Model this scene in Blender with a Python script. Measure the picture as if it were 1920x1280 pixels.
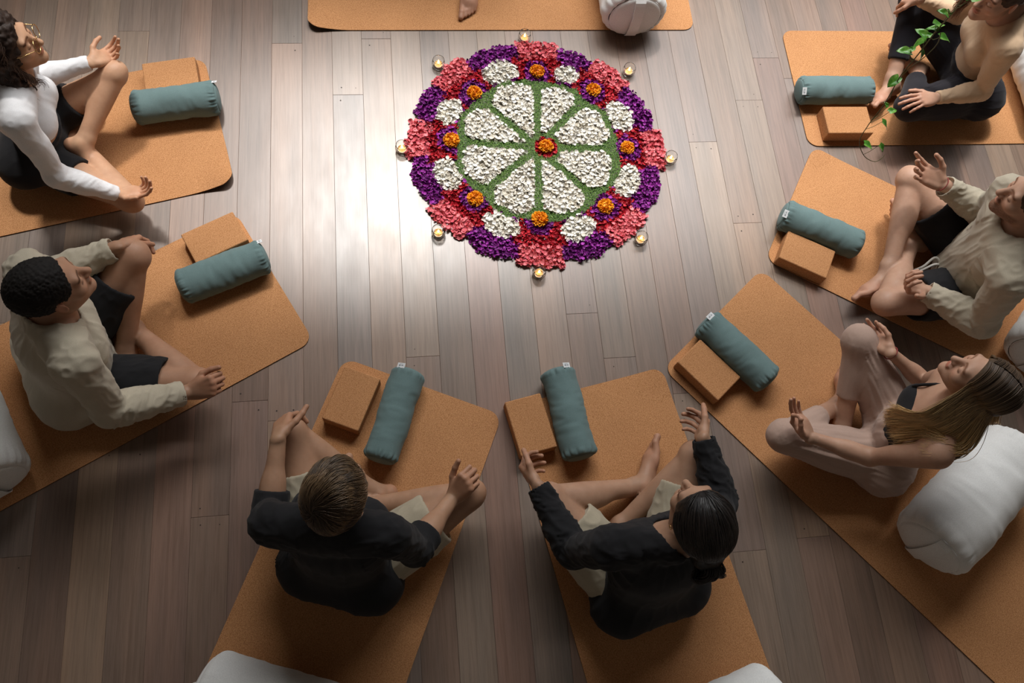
import bpy, bmesh, math, random
import numpy as np
from mathutils import Vector, Matrix

for _o in list(bpy.data.objects):
    bpy.data.objects.remove(_o)
SC = bpy.context.scene
COL = SC.collection
rng = np.random.default_rng(7)
random.seed(7)

# ---------------------------------------------------------------- camera
cam = bpy.data.cameras.new('camera')
cam.sensor_width = 36.0
cam.lens = 1493.0 / 1920.0 * 36.0
cam.clip_end = 100
cam_o = bpy.data.objects.new('camera', cam)
COL.objects.link(cam_o)
_r = Vector((0.9907002719, -0.0897196292, 0.1022909449))
_u = Vector((0.0504791671, 0.9405025572, 0.3360160617))
_f = Vector((0.1263519884, 0.3277276417, -0.9362850890))
M = Matrix((_r, _u, -_f)).transposed().to_4x4()
M.translation = Vector((0, 0, 3.02136111))
cam_o.matrix_world = M
SC.camera = cam_o

# ---------------------------------------------------------------- world, light, exposure
w = bpy.data.worlds.new('world'); SC.world = w; w.use_nodes = True
w.node_tree.nodes['Background'].inputs[0].default_value = (1.0, 0.86, 0.72, 1)
w.node_tree.nodes['Background'].inputs[1].default_value = 0.105
SC.view_settings.view_transform = 'Standard'
SC.view_settings.look = 'None'
SC.view_settings.exposure = 0.0
SC.view_settings.gamma = 1.0
SC.view_settings.use_curve_mapping = False

def light(name, kind, loc, target, energy, color=(1, 1, 1), **kw):
    l = bpy.data.lights.new(name, kind); l.energy = energy; l.color = color
    for k, v in kw.items(): setattr(l, k, v)
    o = bpy.data.objects.new(name, l); COL.objects.link(o)
    o.location = loc
    d = Vector(target) - Vector(loc)
    o.rotation_euler = d.to_track_quat('-Z', 'Y').to_euler()
    return o
SUN_EL = math.radians(62)
light('sun', 'SUN', (0.4, 2 + 6 * math.cos(SUN_EL), 6 * math.sin(SUN_EL)), (0.5, 2, 0), 2.3, (1.0, 0.97, 0.925), angle=math.radians(6))
light('skylight', 'AREA', (1.25, 4.0, 3.98), (1.25, 2.4, 0), 84, (1.0, 0.985, 0.965), shape='RECTANGLE', size=4.6, size_y=0.9, spread=math.radians(110))
light('clerestory_window', 'AREA', (2.1, 4.6, 3.0), (1.8, 0.5, 0.2), 28, (0.96, 0.98, 1.0), shape='RECTANGLE', size=4.6, size_y=1.2, spread=math.radians(120))

# ---------------------------------------------------------------- materials
def new_mat(name):
    m = bpy.data.materials.new(name); m.use_nodes = True
    nt = m.node_tree; b = nt.nodes['Principled BSDF']
    return m, nt, b
def N(nt, t, **kw):
    n = nt.nodes.new(t)
    for k, v in kw.items():
        if hasattr(n, k) and k not in n.inputs: setattr(n, k, v)
        else: n.inputs[k].default_value = v
    return n
def ramp(nt, fac, stops):
    r = nt.nodes.new('ShaderNodeValToRGB')
    e = r.color_ramp.elements
    while len(e) < len(stops): e.new(0.5)
    for i, (p, c) in enumerate(stops):
        e[i].position = p; e[i].color = (*c, 1)
    nt.links.new(fac, r.inputs[0]); return r
def mix(nt, fac, a, b, mode='MIX'):
    m = nt.nodes.new('ShaderNodeMix'); m.data_type = 'RGBA'; m.blend_type = mode
    for s, v in ((0, fac), (6, a), (7, b)):
        if hasattr(v, 'is_linked'): nt.links.new(v, m.inputs[s])
        elif s == 0: m.inputs[0].default_value = v
        else: m.inputs[s].default_value = (*v, 1)
    return m.outputs[2]
def bump(nt, b, h, strength=0.2, dist=0.002):
    n = nt.nodes.new('ShaderNodeBump'); n.inputs['Strength'].default_value = strength
    n.inputs['Distance'].default_value = dist
    nt.links.new(h, n.inputs['Height']); nt.links.new(n.outputs[0], b.inputs['Normal'])
def coords(nt, scale=(1, 1, 1), kind='Object'):
    tc = nt.nodes.new('ShaderNodeTexCoord'); mp = nt.nodes.new('ShaderNodeMapping')
    mp.inputs['Scale'].default_value = scale
    nt.links.new(tc.outputs[kind], mp.inputs[0]); return mp.outputs[0]
def noise(nt, vec, scale, detail=3, rough=0.5):
    n = nt.nodes.new('ShaderNodeTexNoise'); n.inputs['Scale'].default_value = scale
    n.inputs['Detail'].default_value = detail; n.inputs['Roughness'].default_value = rough
    nt.links.new(vec, n.inputs['Vector']); return n.outputs[0]

def mat_plain(name, col, rough=0.6, spec=0.4, **kw):
    m, nt, b = new_mat(name)
    b.inputs['Base Color'].default_value = (*col, 1); b.inputs['Roughness'].default_value = rough
    b.inputs['Specular IOR Level'].default_value = spec
    for k, v in kw.items(): b.inputs[k].default_value = v
    return m
def mat_cork(name='cork', mul=1.0):
    m, nt, b = new_mat(name)
    v = coords(nt)
    n1 = noise(nt, v, 360, 2, 0.6); n2 = noise(nt, v, 190, 2, 0.6); n3 = noise(nt, v, 4, 3, 0.5)
    r = ramp(nt, n1, [(0.32, (0.34 * mul, 0.152 * mul, 0.060 * mul)), (0.48, (0.51 * mul, 0.250 * mul, 0.110 * mul)), (0.66, (0.64 * mul, 0.335 * mul, 0.160 * mul))])
    r2 = ramp(nt, n2, [(0.33, (0.84, 0.80, 0.75)), (0.5, (1, 1, 1))])
    r3 = ramp(nt, n3, [(0.3, (0.94, 0.93, 0.92)), (0.7, (1.04, 1.04, 1.03))])
    c = mix(nt, 1.0, r.outputs[0], r2.outputs[0], 'MULTIPLY'); c = mix(nt, 1.0, c, r3.outputs[0], 'MULTIPLY')
    nt.links.new(c, b.inputs['Base Color']); b.inputs['Roughness'].default_value = 0.85
    b.inputs['Specular IOR Level'].default_value = 0.15
    bump(nt, b, n1, 0.25, 0.001)
    return m
def mat_cloth(name, col, rough=0.9, weave=900, var=0.12, sheen=0.15, big=18, tint2=None, bumps=0.25):
    m, nt, b = new_mat(name)
    v = coords(nt)
    n1 = noise(nt, v, weave, 2, 0.6); n2 = noise(nt, v, big, 4, 0.55)
    lo = tuple(c * (1 - var) for c in col); hi = tuple(min(1, c * (1 + var)) for c in (tint2 or col))
    r = ramp(nt, n2, [(0.3, lo), (0.7, hi)])
    r1 = ramp(nt, n1, [(0.3, (0.82, 0.82, 0.82)), (0.7, (1.1, 1.1, 1.1))])
    nt.links.new(mix(nt, 1.0, r.outputs[0], r1.outputs[0], 'MULTIPLY'), b.inputs['Base Color'])
    b.inputs['Roughness'].default_value = rough; b.inputs['Specular IOR Level'].default_value = 0.2
    b.inputs['Sheen Weight'].default_value = sheen; b.inputs['Sheen Roughness'].default_value = 0.5
    bump(nt, b, n1, bumps, 0.0008)
    return m
def mat_skin(name, col):
    m, nt, b = new_mat(name)
    v = coords(nt)
    at = nt.nodes.new('ShaderNodeVertexColor'); at.layer_name = 'tone'
    n1 = noise(nt, v, 22, 4, 0.6); n2 = noise(nt, v, 260, 2, 0.5)
    r = ramp(nt, n1, [(0.3, tuple(c * k for c, k in zip(col, (0.90, 0.84, 0.80)))), (0.7, tuple(c * k for c, k in zip(col, (1.06, 1.04, 1.02))))])
    c = mix(nt, 1.0, r.outputs[0], at.outputs['Color'], 'MULTIPLY')
    nt.links.new(c, b.inputs['Base Color'])
    b.inputs['Roughness'].default_value = 0.52; b.inputs['Specular IOR Level'].default_value = 0.35
    b.inputs['Subsurface Weight'].default_value = 0.12
    b.inputs['Subsurface Radius'].default_value = (0.012, 0.005, 0.003)
    b.inputs['Subsurface Scale'].default_value = 0.6
    bump(nt, b, n2, 0.12, 0.0008)
    return m
def mat_hair(name, root, tip=None, rough=0.62):
    m, nt, b = new_mat(name)
    v = coords(nt)
    n1 = noise(nt, v, 60, 4, 0.6)
    tip = tip or root
    r = ramp(nt, n1, [(0.3, tuple(c * 0.6 for c in root)), (0.7, tuple(c * 1.3 for c in root))])
    at = nt.nodes.new('ShaderNodeVertexColor'); at.layer_name = 'tone'
    nt.links.new(mix(nt, 1.0, r.outputs[0], at.outputs['Color'], 'MULTIPLY'), b.inputs['Base Color'])
    b.inputs['Roughness'].default_value = rough; b.inputs['Specular IOR Level'].default_value = 0.3
    return m
def mat_strand(name, root, tip=None):
    m, nt, b = new_mat(name)
    hi = nt.nodes.new('ShaderNodeHairInfo')
    tip = tip or root
    r = ramp(nt, hi.outputs['Intercept'], [(0.15, root), (0.9, tip)])
    r2 = ramp(nt, hi.outputs['Random'], [(0.0, (0.55, 0.55, 0.55)), (1.0, (1.5, 1.45, 1.4))])
    nt.links.new(mix(nt, 1.0, r.outputs[0], r2.outputs[0], 'MULTIPLY'), b.inputs['Base Color'])
    b.inputs['Roughness'].default_value = 0.42; b.inputs['Specular IOR Level'].default_value = 0.5
    return m

# ---------------------------------------------------------------- object helpers
def mesh_from(name, verts, faces, mat=None, smooth=True):
    me = bpy.data.meshes.new(name)
    me.from_pydata([tuple(v) for v in verts], [], [tuple(f) for f in faces])
    if mat: me.materials.append(mat)
    if smooth: me.polygons.foreach_set('use_smooth', [True] * len(me.polygons))
    me.update(); return me
def mesh_np(name, V, Q, mat=None, smooth=True):
    """quads (or tris) straight from numpy"""
    V = np.asarray(V, np.float32); Q = np.asarray(Q, np.int32)
    me = bpy.data.meshes.new(name); k = Q.shape[1]
    me.vertices.add(len(V)); me.vertices.foreach_set('co', V.ravel())
    me.loops.add(len(Q) * k); me.loops.foreach_set('vertex_index', Q.ravel())
    me.polygons.add(len(Q)); me.polygons.foreach_set('loop_start', np.arange(0, len(Q) * k, k, dtype=np.int32))
    if mat: me.materials.append(mat)
    if smooth: me.polygons.foreach_set('use_smooth', np.ones(len(Q), bool))
    me.update(calc_edges=True); me.validate(); return me
def obj(name, me, parent=None, loc=None, rz=0.0):
    o = bpy.data.objects.new(name, me); COL.objects.link(o)
    if parent: o.parent = parent
    if loc is not None: o.location = loc
    if rz: o.rotation_euler = (0, 0, rz)
    return o
def empty(name, loc=(0, 0, 0), rz=0.0):
    o = bpy.data.objects.new(name, None); COL.objects.link(o)
    o.location = loc; o.rotation_euler = (0, 0, rz); o.empty_display_size = 0.1
    return o
def tag(o, label=None, cat=None, group=None, kind=None):
    if label: o['label'] = label
    if cat: o['category'] = cat
    if group: o['group'] = group
    if kind: o['kind'] = kind
    return o
def bm_mesh(name, bm, mat=None, smooth=True):
    me = bpy.data.meshes.new(name); bm.to_mesh(me); bm.free()
    if mat: me.materials.append(mat)
    if smooth: me.polygons.foreach_set('use_smooth', [True] * len(me.polygons))
    return me
def lathe(prof, n=24, cap=True):
    """prof: list of (r, z) -> verts, faces"""
    V = []; F = []
    for r, zz in prof:
        for i in range(n):
            a = 2 * math.pi * i / n; V.append((r * math.cos(a), r * math.sin(a), zz))
    for j in range(len(prof) - 1):
        for i in range(n):
            i2 = (i + 1) % n
            F.append((j * n + i, j * n + i2, (j + 1) * n + i2, (j + 1) * n + i))
    if cap:
        F.append(tuple(range(n - 1, -1, -1))); F.append(tuple((len(prof) - 1) * n + i for i in range(n)))
    return V, F
def tube(pts, rad, n=8, cap=True):
    """tube along polyline -> verts, faces"""
    P = np.asarray(pts, float); K = len(P)
    R = np.full(K, rad) if np.isscalar(rad) else np.asarray(rad, float)
    T = np.gradient(P, axis=0); T /= np.linalg.norm(T, axis=1)[:, None] + 1e-9
    a = np.array([0, 0, 1.0]) if abs(T[0][2]) < 0.9 else np.array([1.0, 0, 0])
    V = []; F = []
    x = np.cross(T[0], a); x /= np.linalg.norm(x)
    for k in range(K):
        x = x - T[k] * (x @ T[k]); x /= np.linalg.norm(x); y = np.cross(T[k], x)
        for i in range(n):
            t = 2 * math.pi * i / n
            V.append(P[k] + R[k] * (x * math.cos(t) + y * math.sin(t)))
    for k in range(K - 1):
        for i in range(n):
            j = (i + 1) % n
            F.append((k * n + i, k * n + j, (k + 1) * n + j, (k + 1) * n + i))
    if cap:
        F.append(tuple(range(n - 1, -1, -1))); F.append(tuple((K - 1) * n + i for i in range(n)))
    return V, F
def join(parts):
    V = []; F = []
    for v, f in parts:
        o = len(V); V += [tuple(p) for p in v]; F += [tuple(i + o for i in q) for q in f]
    return V, F
def spline(P, n):
    """Catmull-Rom through P, n samples"""
    P = np.asarray(P, float); K = len(P)
    Q = np.vstack([2 * P[0] - P[1], P, 2 * P[-1] - P[-2]])
    t = np.linspace(0, K - 1 - 1e-6, n); i = t.astype(int); u = (t - i)[:, None]
    a, b, c, d = Q[i], Q[i + 1], Q[i + 2], Q[i + 3]
    return 0.5 * (2 * b + (c - a) * u + (2 * a - 5 * b + 4 * c - d) * u ** 2 + (3 * b - a - 3 * c + d) * u ** 3)
# ---------------------------------------------------------------- implicit surfaces (numpy) -> quad meshes
def unit(v):
    v = np.asarray(v, float); return v / (np.linalg.norm(v) + 1e-12)
def A3(*v): return np.array(v, float)
def vnoise(P, seed=0):
    P = np.asarray(P, float); i = np.floor(P).astype(np.int64); f = P - i; f = f * f * (3 - 2 * f)
    def hsh(a, b, c):
        n = (a * 73856093) ^ (b * 19349663) ^ (c * 83492791) ^ (seed * 7919 + 12345)
        n = n & 0xffffff; n = (n ^ (n >> 9)) * 668265263 & 0xffffffff; n = (n ^ (n >> 13)) * 374761393 & 0xffffffff
        return ((n ^ (n >> 16)) & 0xffff) / 32767.5 - 1.0
    x, y, z = i[:, 0], i[:, 1], i[:, 2]; u, v, w_ = f[:, 0], f[:, 1], f[:, 2]
    L = lambda a, b, t: a + (b - a) * t
    return L(L(L(hsh(x, y, z), hsh(x + 1, y, z), u), L(hsh(x, y + 1, z), hsh(x + 1, y + 1, z), u), v),
             L(L(hsh(x, y, z + 1), hsh(x + 1, y, z + 1), u), L(hsh(x, y + 1, z + 1), hsh(x + 1, y + 1, z + 1), u), v), w_)
class Cap:
    """round cone a->b; flat=(axis, s) squashes it along axis; clips=[(point, normal)] keep (p-point).normal<0"""
    def __init__(s, a, b, ra, rb=None, flat=None, clips=()):
        s.a = np.asarray(a, float); s.b = np.asarray(b, float); s.ra = ra; s.rb = ra if rb is None else rb
        s.flat = flat; s.clips = list(clips)
    def grow(s, da, db=None, clips=()):
        return Cap(s.a, s.b, s.ra + da, s.rb + (da if db is None else db), s.flat, s.clips + list(clips))
    def box(s):
        return np.minimum(s.a - s.ra, s.b - s.rb), np.maximum(s.a + s.ra, s.b + s.rb)
    def ev(s, X, Y, Z):
        ax = s.b - s.a
        dx, dy, dz = X - s.a[0], Y - s.a[1], Z - s.a[2]
        if s.flat is not None:
            n, q = s.flat; n = unit(n); g = 1 / q - 1
            w_ = (dx * n[0] + dy * n[1] + dz * n[2]) * g
            dx, dy, dz = dx + n[0] * w_, dy + n[1] * w_, dz + n[2] * w_
            ax = ax + n * (ax @ n) * g
        l2 = float(ax @ ax) + 1e-12
        t = np.clip((dx * ax[0] + dy * ax[1] + dz * ax[2]) / l2, 0, 1)
        r = np.sqrt((dx - t * ax[0]) ** 2 + (dy - t * ax[1]) ** 2 + (dz - t * ax[2]) ** 2) - (s.ra + t * (s.rb - s.ra))
        return clipped(r, s.clips, X, Y, Z)
class Ell:
    """ellipsoid: centre, rows of axes, radii"""
    def __init__(s, c, axes, r, clips=()):
        s.c = np.asarray(c, float); s.R = np.asarray(axes, float); s.r = np.asarray(r, float); s.clips = list(clips)
    def grow(s, d, db=None, clips=()):
        return Ell(s.c, s.R, s.r + d, s.clips + list(clips))
    def box(s):
        e = np.sqrt(((s.R * s.r[:, None]) ** 2).sum(0)); return s.c - e, s.c + e
    def ev(s, X, Y, Z):
        dx, dy, dz = X - s.c[0], Y - s.c[1], Z - s.c[2]
        k0 = 0; k1 = 0
        for i in range(3):
            q = dx * s.R[i, 0] + dy * s.R[i, 1] + dz * s.R[i, 2]
            k0 = k0 + (q / s.r[i]) ** 2; k1 = k1 + (q / s.r[i] ** 2) ** 2
        k0 = np.sqrt(k0); k1 = np.sqrt(k1)
        return clipped(k0 * (k0 - 1) / (k1 + 1e-6), s.clips, X, Y, Z)
def clipped(r, clips, X, Y, Z):
    for p, n in clips:
        r = np.maximum(r, (X - p[0]) * n[0] + (Y - p[1]) * n[1] + (Z - p[2]) * n[2])
    return r
class Grid:
    def __init__(s, lo, hi, h):
        s.lo = np.asarray(lo, float); s.h = h
        s.n = np.ceil((np.asarray(hi) - s.lo) / h).astype(int) + 1
        s.ax = [(s.lo[i] + h * np.arange(s.n[i])).astype(np.float32) for i in range(3)]
        s.d = np.ones(s.n, np.float32)
    def like(s):
        g = Grid.__new__(Grid); g.lo, g.h, g.n, g.ax = s.lo, s.h, s.n, s.ax; g.d = np.ones(s.n, np.float32); return g
    def _sl(s, prim, m):
        lo, hi = prim.box()
        a = np.clip(np.floor((lo - m - s.lo) / s.h).astype(int), 0, s.n); b = np.clip(np.ceil((hi + m - s.lo) / s.h).astype(int) + 1, 0, s.n)
        if np.any(b <= a): return None
        return tuple(slice(a[i], b[i]) for i in range(3))
    def add(s, prim, k=0.01, sub=False):
        sl = s._sl(prim, k + 2.5 * s.h)
        if sl is None: return
        X = s.ax[0][sl[0]][:, None, None]; Y = s.ax[1][sl[1]][None, :, None]; Z = s.ax[2][sl[2]][None, None, :]
        v = prim.ev(X, Y, Z).astype(np.float32); D = s.d[sl]
        if sub:
            v = -v
            hh = np.maximum(k - np.abs(D - v), 0) / k if k > 0 else 0
            s.d[sl] = np.maximum(D, v) + hh * hh * k * 0.25
        else:
            hh = np.maximum(k - np.abs(D - v), 0) / k if k > 0 else 0
            s.d[sl] = np.minimum(D, v) - hh * hh * k * 0.25
    def clip(s, p, n):
        X = s.ax[0][:, None, None]; Y = s.ax[1][None, :, None]; Z = s.ax[2][None, None, :]
        s.d = np.maximum(s.d, ((X - p[0]) * n[0] + (Y - p[1]) * n[1] + (Z - p[2]) * n[2]).astype(np.float32))
    def merge(s, o, k=0.004):
        hh = np.maximum(k - np.abs(s.d - o.d), 0) / k
        s.d = np.minimum(s.d, o.d) - hh * hh * k * 0.25
    def mesh(s):
        return surface_nets(s.d, s.lo, s.h)
def surface_nets(d, lo, h):
    S = d < 0
    c = S.astype(np.uint8)
    c = c[:-1] + c[1:]; c = c[:, :-1] + c[:, 1:]; c = c[:, :, :-1] + c[:, :, 1:]
    act = (c > 0) & (c < 8)
    I = np.argwhere(act)
    idx = np.full(act.shape, -1, np.int32); idx[act] = np.arange(len(I), dtype=np.int32)
    acc = np.zeros((len(I), 3)); num = np.zeros(len(I))
    cs = [(x, y, z) for x in (0, 1) for y in (0, 1) for z in (0, 1)]
    val = {q: d[I[:, 0] + q[0], I[:, 1] + q[1], I[:, 2] + q[2]] for q in cs}
    for a in cs:
        for ax in range(3):
            if a[ax] == 0:
                b = tuple(1 if i == ax else a[i] for i in range(3))
                va, vb = val[a], val[b]; m = (va < 0) != (vb < 0)
                t = np.where(m, va / np.where(m, va - vb, 1), 0)
                p = np.repeat(np.array(a, float)[None], len(I), 0); p[:, ax] += t
                acc += p * m[:, None]; num += m
    V = lo + h * (I + acc / np.maximum(num, 1)[:, None])
    Q = []
    for ax in range(3):
        o = [i for i in range(3) if i != ax]
        s0 = [slice(None)] * 3; s1 = [slice(None)] * 3
        s0[ax] = slice(0, -1); s1[ax] = slice(1, None)
        a, b = S[tuple(s0)], S[tuple(s1)]
        E = np.argwhere(a != b)
        ok = (E[:, o[0]] > 0) & (E[:, o[1]] > 0) & (E[:, o[0]] < d.shape[o[0]] - 1) & (E[:, o[1]] < d.shape[o[1]] - 1)
        E = E[ok]
        fl = a[E[:, 0], E[:, 1], E[:, 2]]
        def at(u, v):
            q = E.copy(); q[:, o[0]] += u; q[:, o[1]] += v
            return idx[q[:, 0], q[:, 1], q[:, 2]]
        f = np.stack([at(-1, -1), at(0, -1), at(0, 0), at(-1, 0)], 1)
        if ax == 1: fl = ~fl
        f[~fl] = f[~fl][:, ::-1]
        Q.append(f)
    Q = np.concatenate(Q); Q = Q[(Q >= 0).all(1)]
    return V, Q
def vnormals(V, Q):
    n = np.cross(V[Q[:, 2]] - V[Q[:, 0]], V[Q[:, 3]] - V[Q[:, 1]])
    out = np.zeros_like(V)
    for i in range(4): np.add.at(out, Q[:, i], n)
    return out / (np.linalg.norm(out, axis=1)[:, None] + 1e-12)
def relax(V, Q, it=1, f=0.5):
    e = np.concatenate([Q[:, [0, 1]], Q[:, [1, 2]], Q[:, [2, 3]], Q[:, [3, 0]]])
    for _ in range(it):
        s = np.zeros_like(V); c = np.zeros(len(V))
        np.add.at(s, e[:, 0], V[e[:, 1]]); np.add.at(c, e[:, 0], 1)
        np.add.at(s, e[:, 1], V[e[:, 0]]); np.add.at(c, e[:, 1], 1)
        V = V + f * (s / np.maximum(c, 1)[:, None] - V)
    return V
def tone(me, col):
    a = me.color_attributes.new('tone', 'FLOAT_COLOR', 'POINT')
    n = len(me.vertices); c = np.ones((n, 4), np.float32)
    if col is not None: c[:, :3] = col
    a.data.foreach_set('color', c.ravel())
def bounds(prims, m):
    lo = np.min([p.box()[0] for p in prims], 0) - m; hi = np.max([p.box()[1] for p in prims], 0) + m
    return lo, hi
def sdf_mesh(prims, h, carve=(), clips=(), m=None, planes=()):
    """prims: [(prim, k)] -> V, Q"""
    lo, hi = bounds([p for p, k in prims], 3 * h if m is None else m)
    g = Grid(lo, hi, h)
    for p, k in prims: g.add(p, k)
    for p, k in carve: g.add(p, k, sub=True)
    for p, n in clips: g.clip(p, n)
    return g.mesh()
def strands(name, curves, radius, mat, parent):
    """curves: array (K, n, 3) -> hair curves object"""
    cv = np.asarray(curves, np.float32); K, n = cv.shape[:2]
    hc = bpy.data.hair_curves.new(name); hc.add_curves([n] * K)
    hc.attributes['position'].data.foreach_set('vector', cv.ravel())
    ra = hc.attributes.get('radius') or hc.attributes.new('radius', 'FLOAT', 'POINT')
    prof = radius * np.interp(np.linspace(0, 1, n), [0, 0.75, 1], [1, 0.9, 0.25])
    ra.data.foreach_set('value', np.tile(prof, K).astype(np.float32))
    hc.materials.append(mat)
    return obj(name, hc, parent)

# ---------------------------------------------------------------- people
class Person: pass
def hand_prims(w_, d, n, side, s, curl, thumb=None, spread=0.07, idx_curl=None):
    d = unit(d); n = unit(n - d * (n @ d)); sv = side * np.cross(d, n)
    P = []
    offs = (0.027, 0.009, -0.010, -0.027); fw = (0.088, 0.091, 0.086, 0.078)
    P.append((Cap(w_ - d * 0.01, w_ + d * 0.02, 0.024 * s, 0.026 * s, (n, 0.68)), 0.012))
    K = []
    for o, f in zip(offs, fw):
        k = w_ + (d * f + sv * o - n * 0.002) * s; K.append(k)
        P.append((Cap(w_ + (sv * o * 0.55 + d * 0.012) * s, k, 0.0135 * s, 0.0118 * s), 0.010))
    P.append((Ell(w_ + (d * 0.05 + n * 0.004) * s, [d, sv, n], np.array([0.046, 0.036, 0.015]) * s), 0.010))
    P.append((Cap(w_ + (sv * 0.016 + d * 0.018 + n * 0.006) * s, w_ + (sv * 0.032 + d * 0.048 + n * 0.010) * s, 0.0165 * s, 0.012 * s), 0.010))
    P.append((Cap(w_ + (-sv * 0.020 + d * 0.020 + n * 0.005) * s, w_ + (-sv * 0.026 + d * 0.060 + n * 0.006) * s, 0.013 * s, 0.011 * s), 0.010))
    L = ((0.045, 0.027, 0.022), (0.050, 0.031, 0.023), (0.046, 0.029, 0.023), (0.036, 0.021, 0.020))
    for i in range(4):
        a = K[i]; ph = 0; sp = spread * (1.2, 0.3, -0.6, -1.7)[i]
        cl = curl[i] if hasattr(curl[i], '__len__') else (curl[i], curl[i] * 1.15, curl[i] * 0.8)
        r = (0.0090, 0.0094, 0.0088, 0.0078)[i] * s
        for j in range(3):
            ph += cl[j]
            dd = unit(d * math.cos(ph) + n * math.sin(ph) + sv * sp * (0.6 if j else 1))
            b = a + dd * L[i][j] * s
            P.append((Cap(a, b, r, r * 0.93), 0.0035)); a = b; r *= 0.93
    th = thumb or ((0.62, 0.72, 0.30), (0.86, 0.42, 0.28), (0.95, 0.20, 0.22))
    a = w_ + (sv * 0.020 + d * 0.020 + n * 0.004) * s; r = 0.0128 * s
    for (x, y, zz), l in zip(th, (0.044, 0.034, 0.027)):
        b = a + unit(d * x + sv * y + n * zz) * l * s
        P.append((Cap(a, b, r, r * 0.88), 0.005)); a = b; r *= 0.88
    return P
def foot_prims(A, T, K, side, s):
    t = unit(T - A); nd = unit(unit(K - A) - t * (unit(K - A) @ t))
    t = unit(T + nd * 0.042 * s - A); nd = unit(unit(K - A) - t * (unit(K - A) @ t)); wv = -side * np.cross(nd, t)   # wv points to the big toe
    # side=+1 left foot
    P = []
    heel = A - t * 0.030 * s - nd * 0.042 * s
    ball = A + t * 0.112 * s - nd * 0.048 * s
    P.append((Cap(A, A + nd * 0.02, 0.033 * s, 0.033 * s), 0.02))
    P.append((Cap(heel, A - nd * 0.01, 0.029 * s, 0.034 * s), 0.02))
    P.append((Cap(A - nd * 0.012, ball + nd * 0.004, 0.034 * s, 0.026 * s), 0.02))
    P.append((Ell(ball, [t, wv, nd], np.array([0.045, 0.042, 0.020]) * s), 0.02))
    P.append((Cap(heel - nd * 0.004, ball - wv * 0.018, 0.025 * s, 0.020 * s), 0.02))
    P.append((Ell(A + wv * 0.026 * s, [t, wv, nd], np.array([0.016, 0.012, 0.018]) * s), 0.012))
    P.append((Ell(A - wv * 0.027 * s - nd * 0.008, [t, wv, nd], np.array([0.015, 0.012, 0.017]) * s), 0.012))
    for i, (o, l, r) in enumerate(((0.027, 0.062, 0.0135), (0.008, 0.056, 0.0095), (-0.007, 0.050, 0.009), (-0.021, 0.043, 0.0085), (-0.034, 0.034, 0.008))):
        a = ball + (wv * o + t * (0.022 - 0.006 * i)) * s - nd * 0.003; b = a + (t * l * 0.6 + nd * 0.006) * s; c = b + (t * l * 0.4 - nd * 0.008) * s
        P.append((Cap(a, b, r * 1.05 * s, r * 0.9 * s), 0.006)); P.append((Cap(b, c, r * 0.9 * s, r * s), 0.004))
    return P
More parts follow.
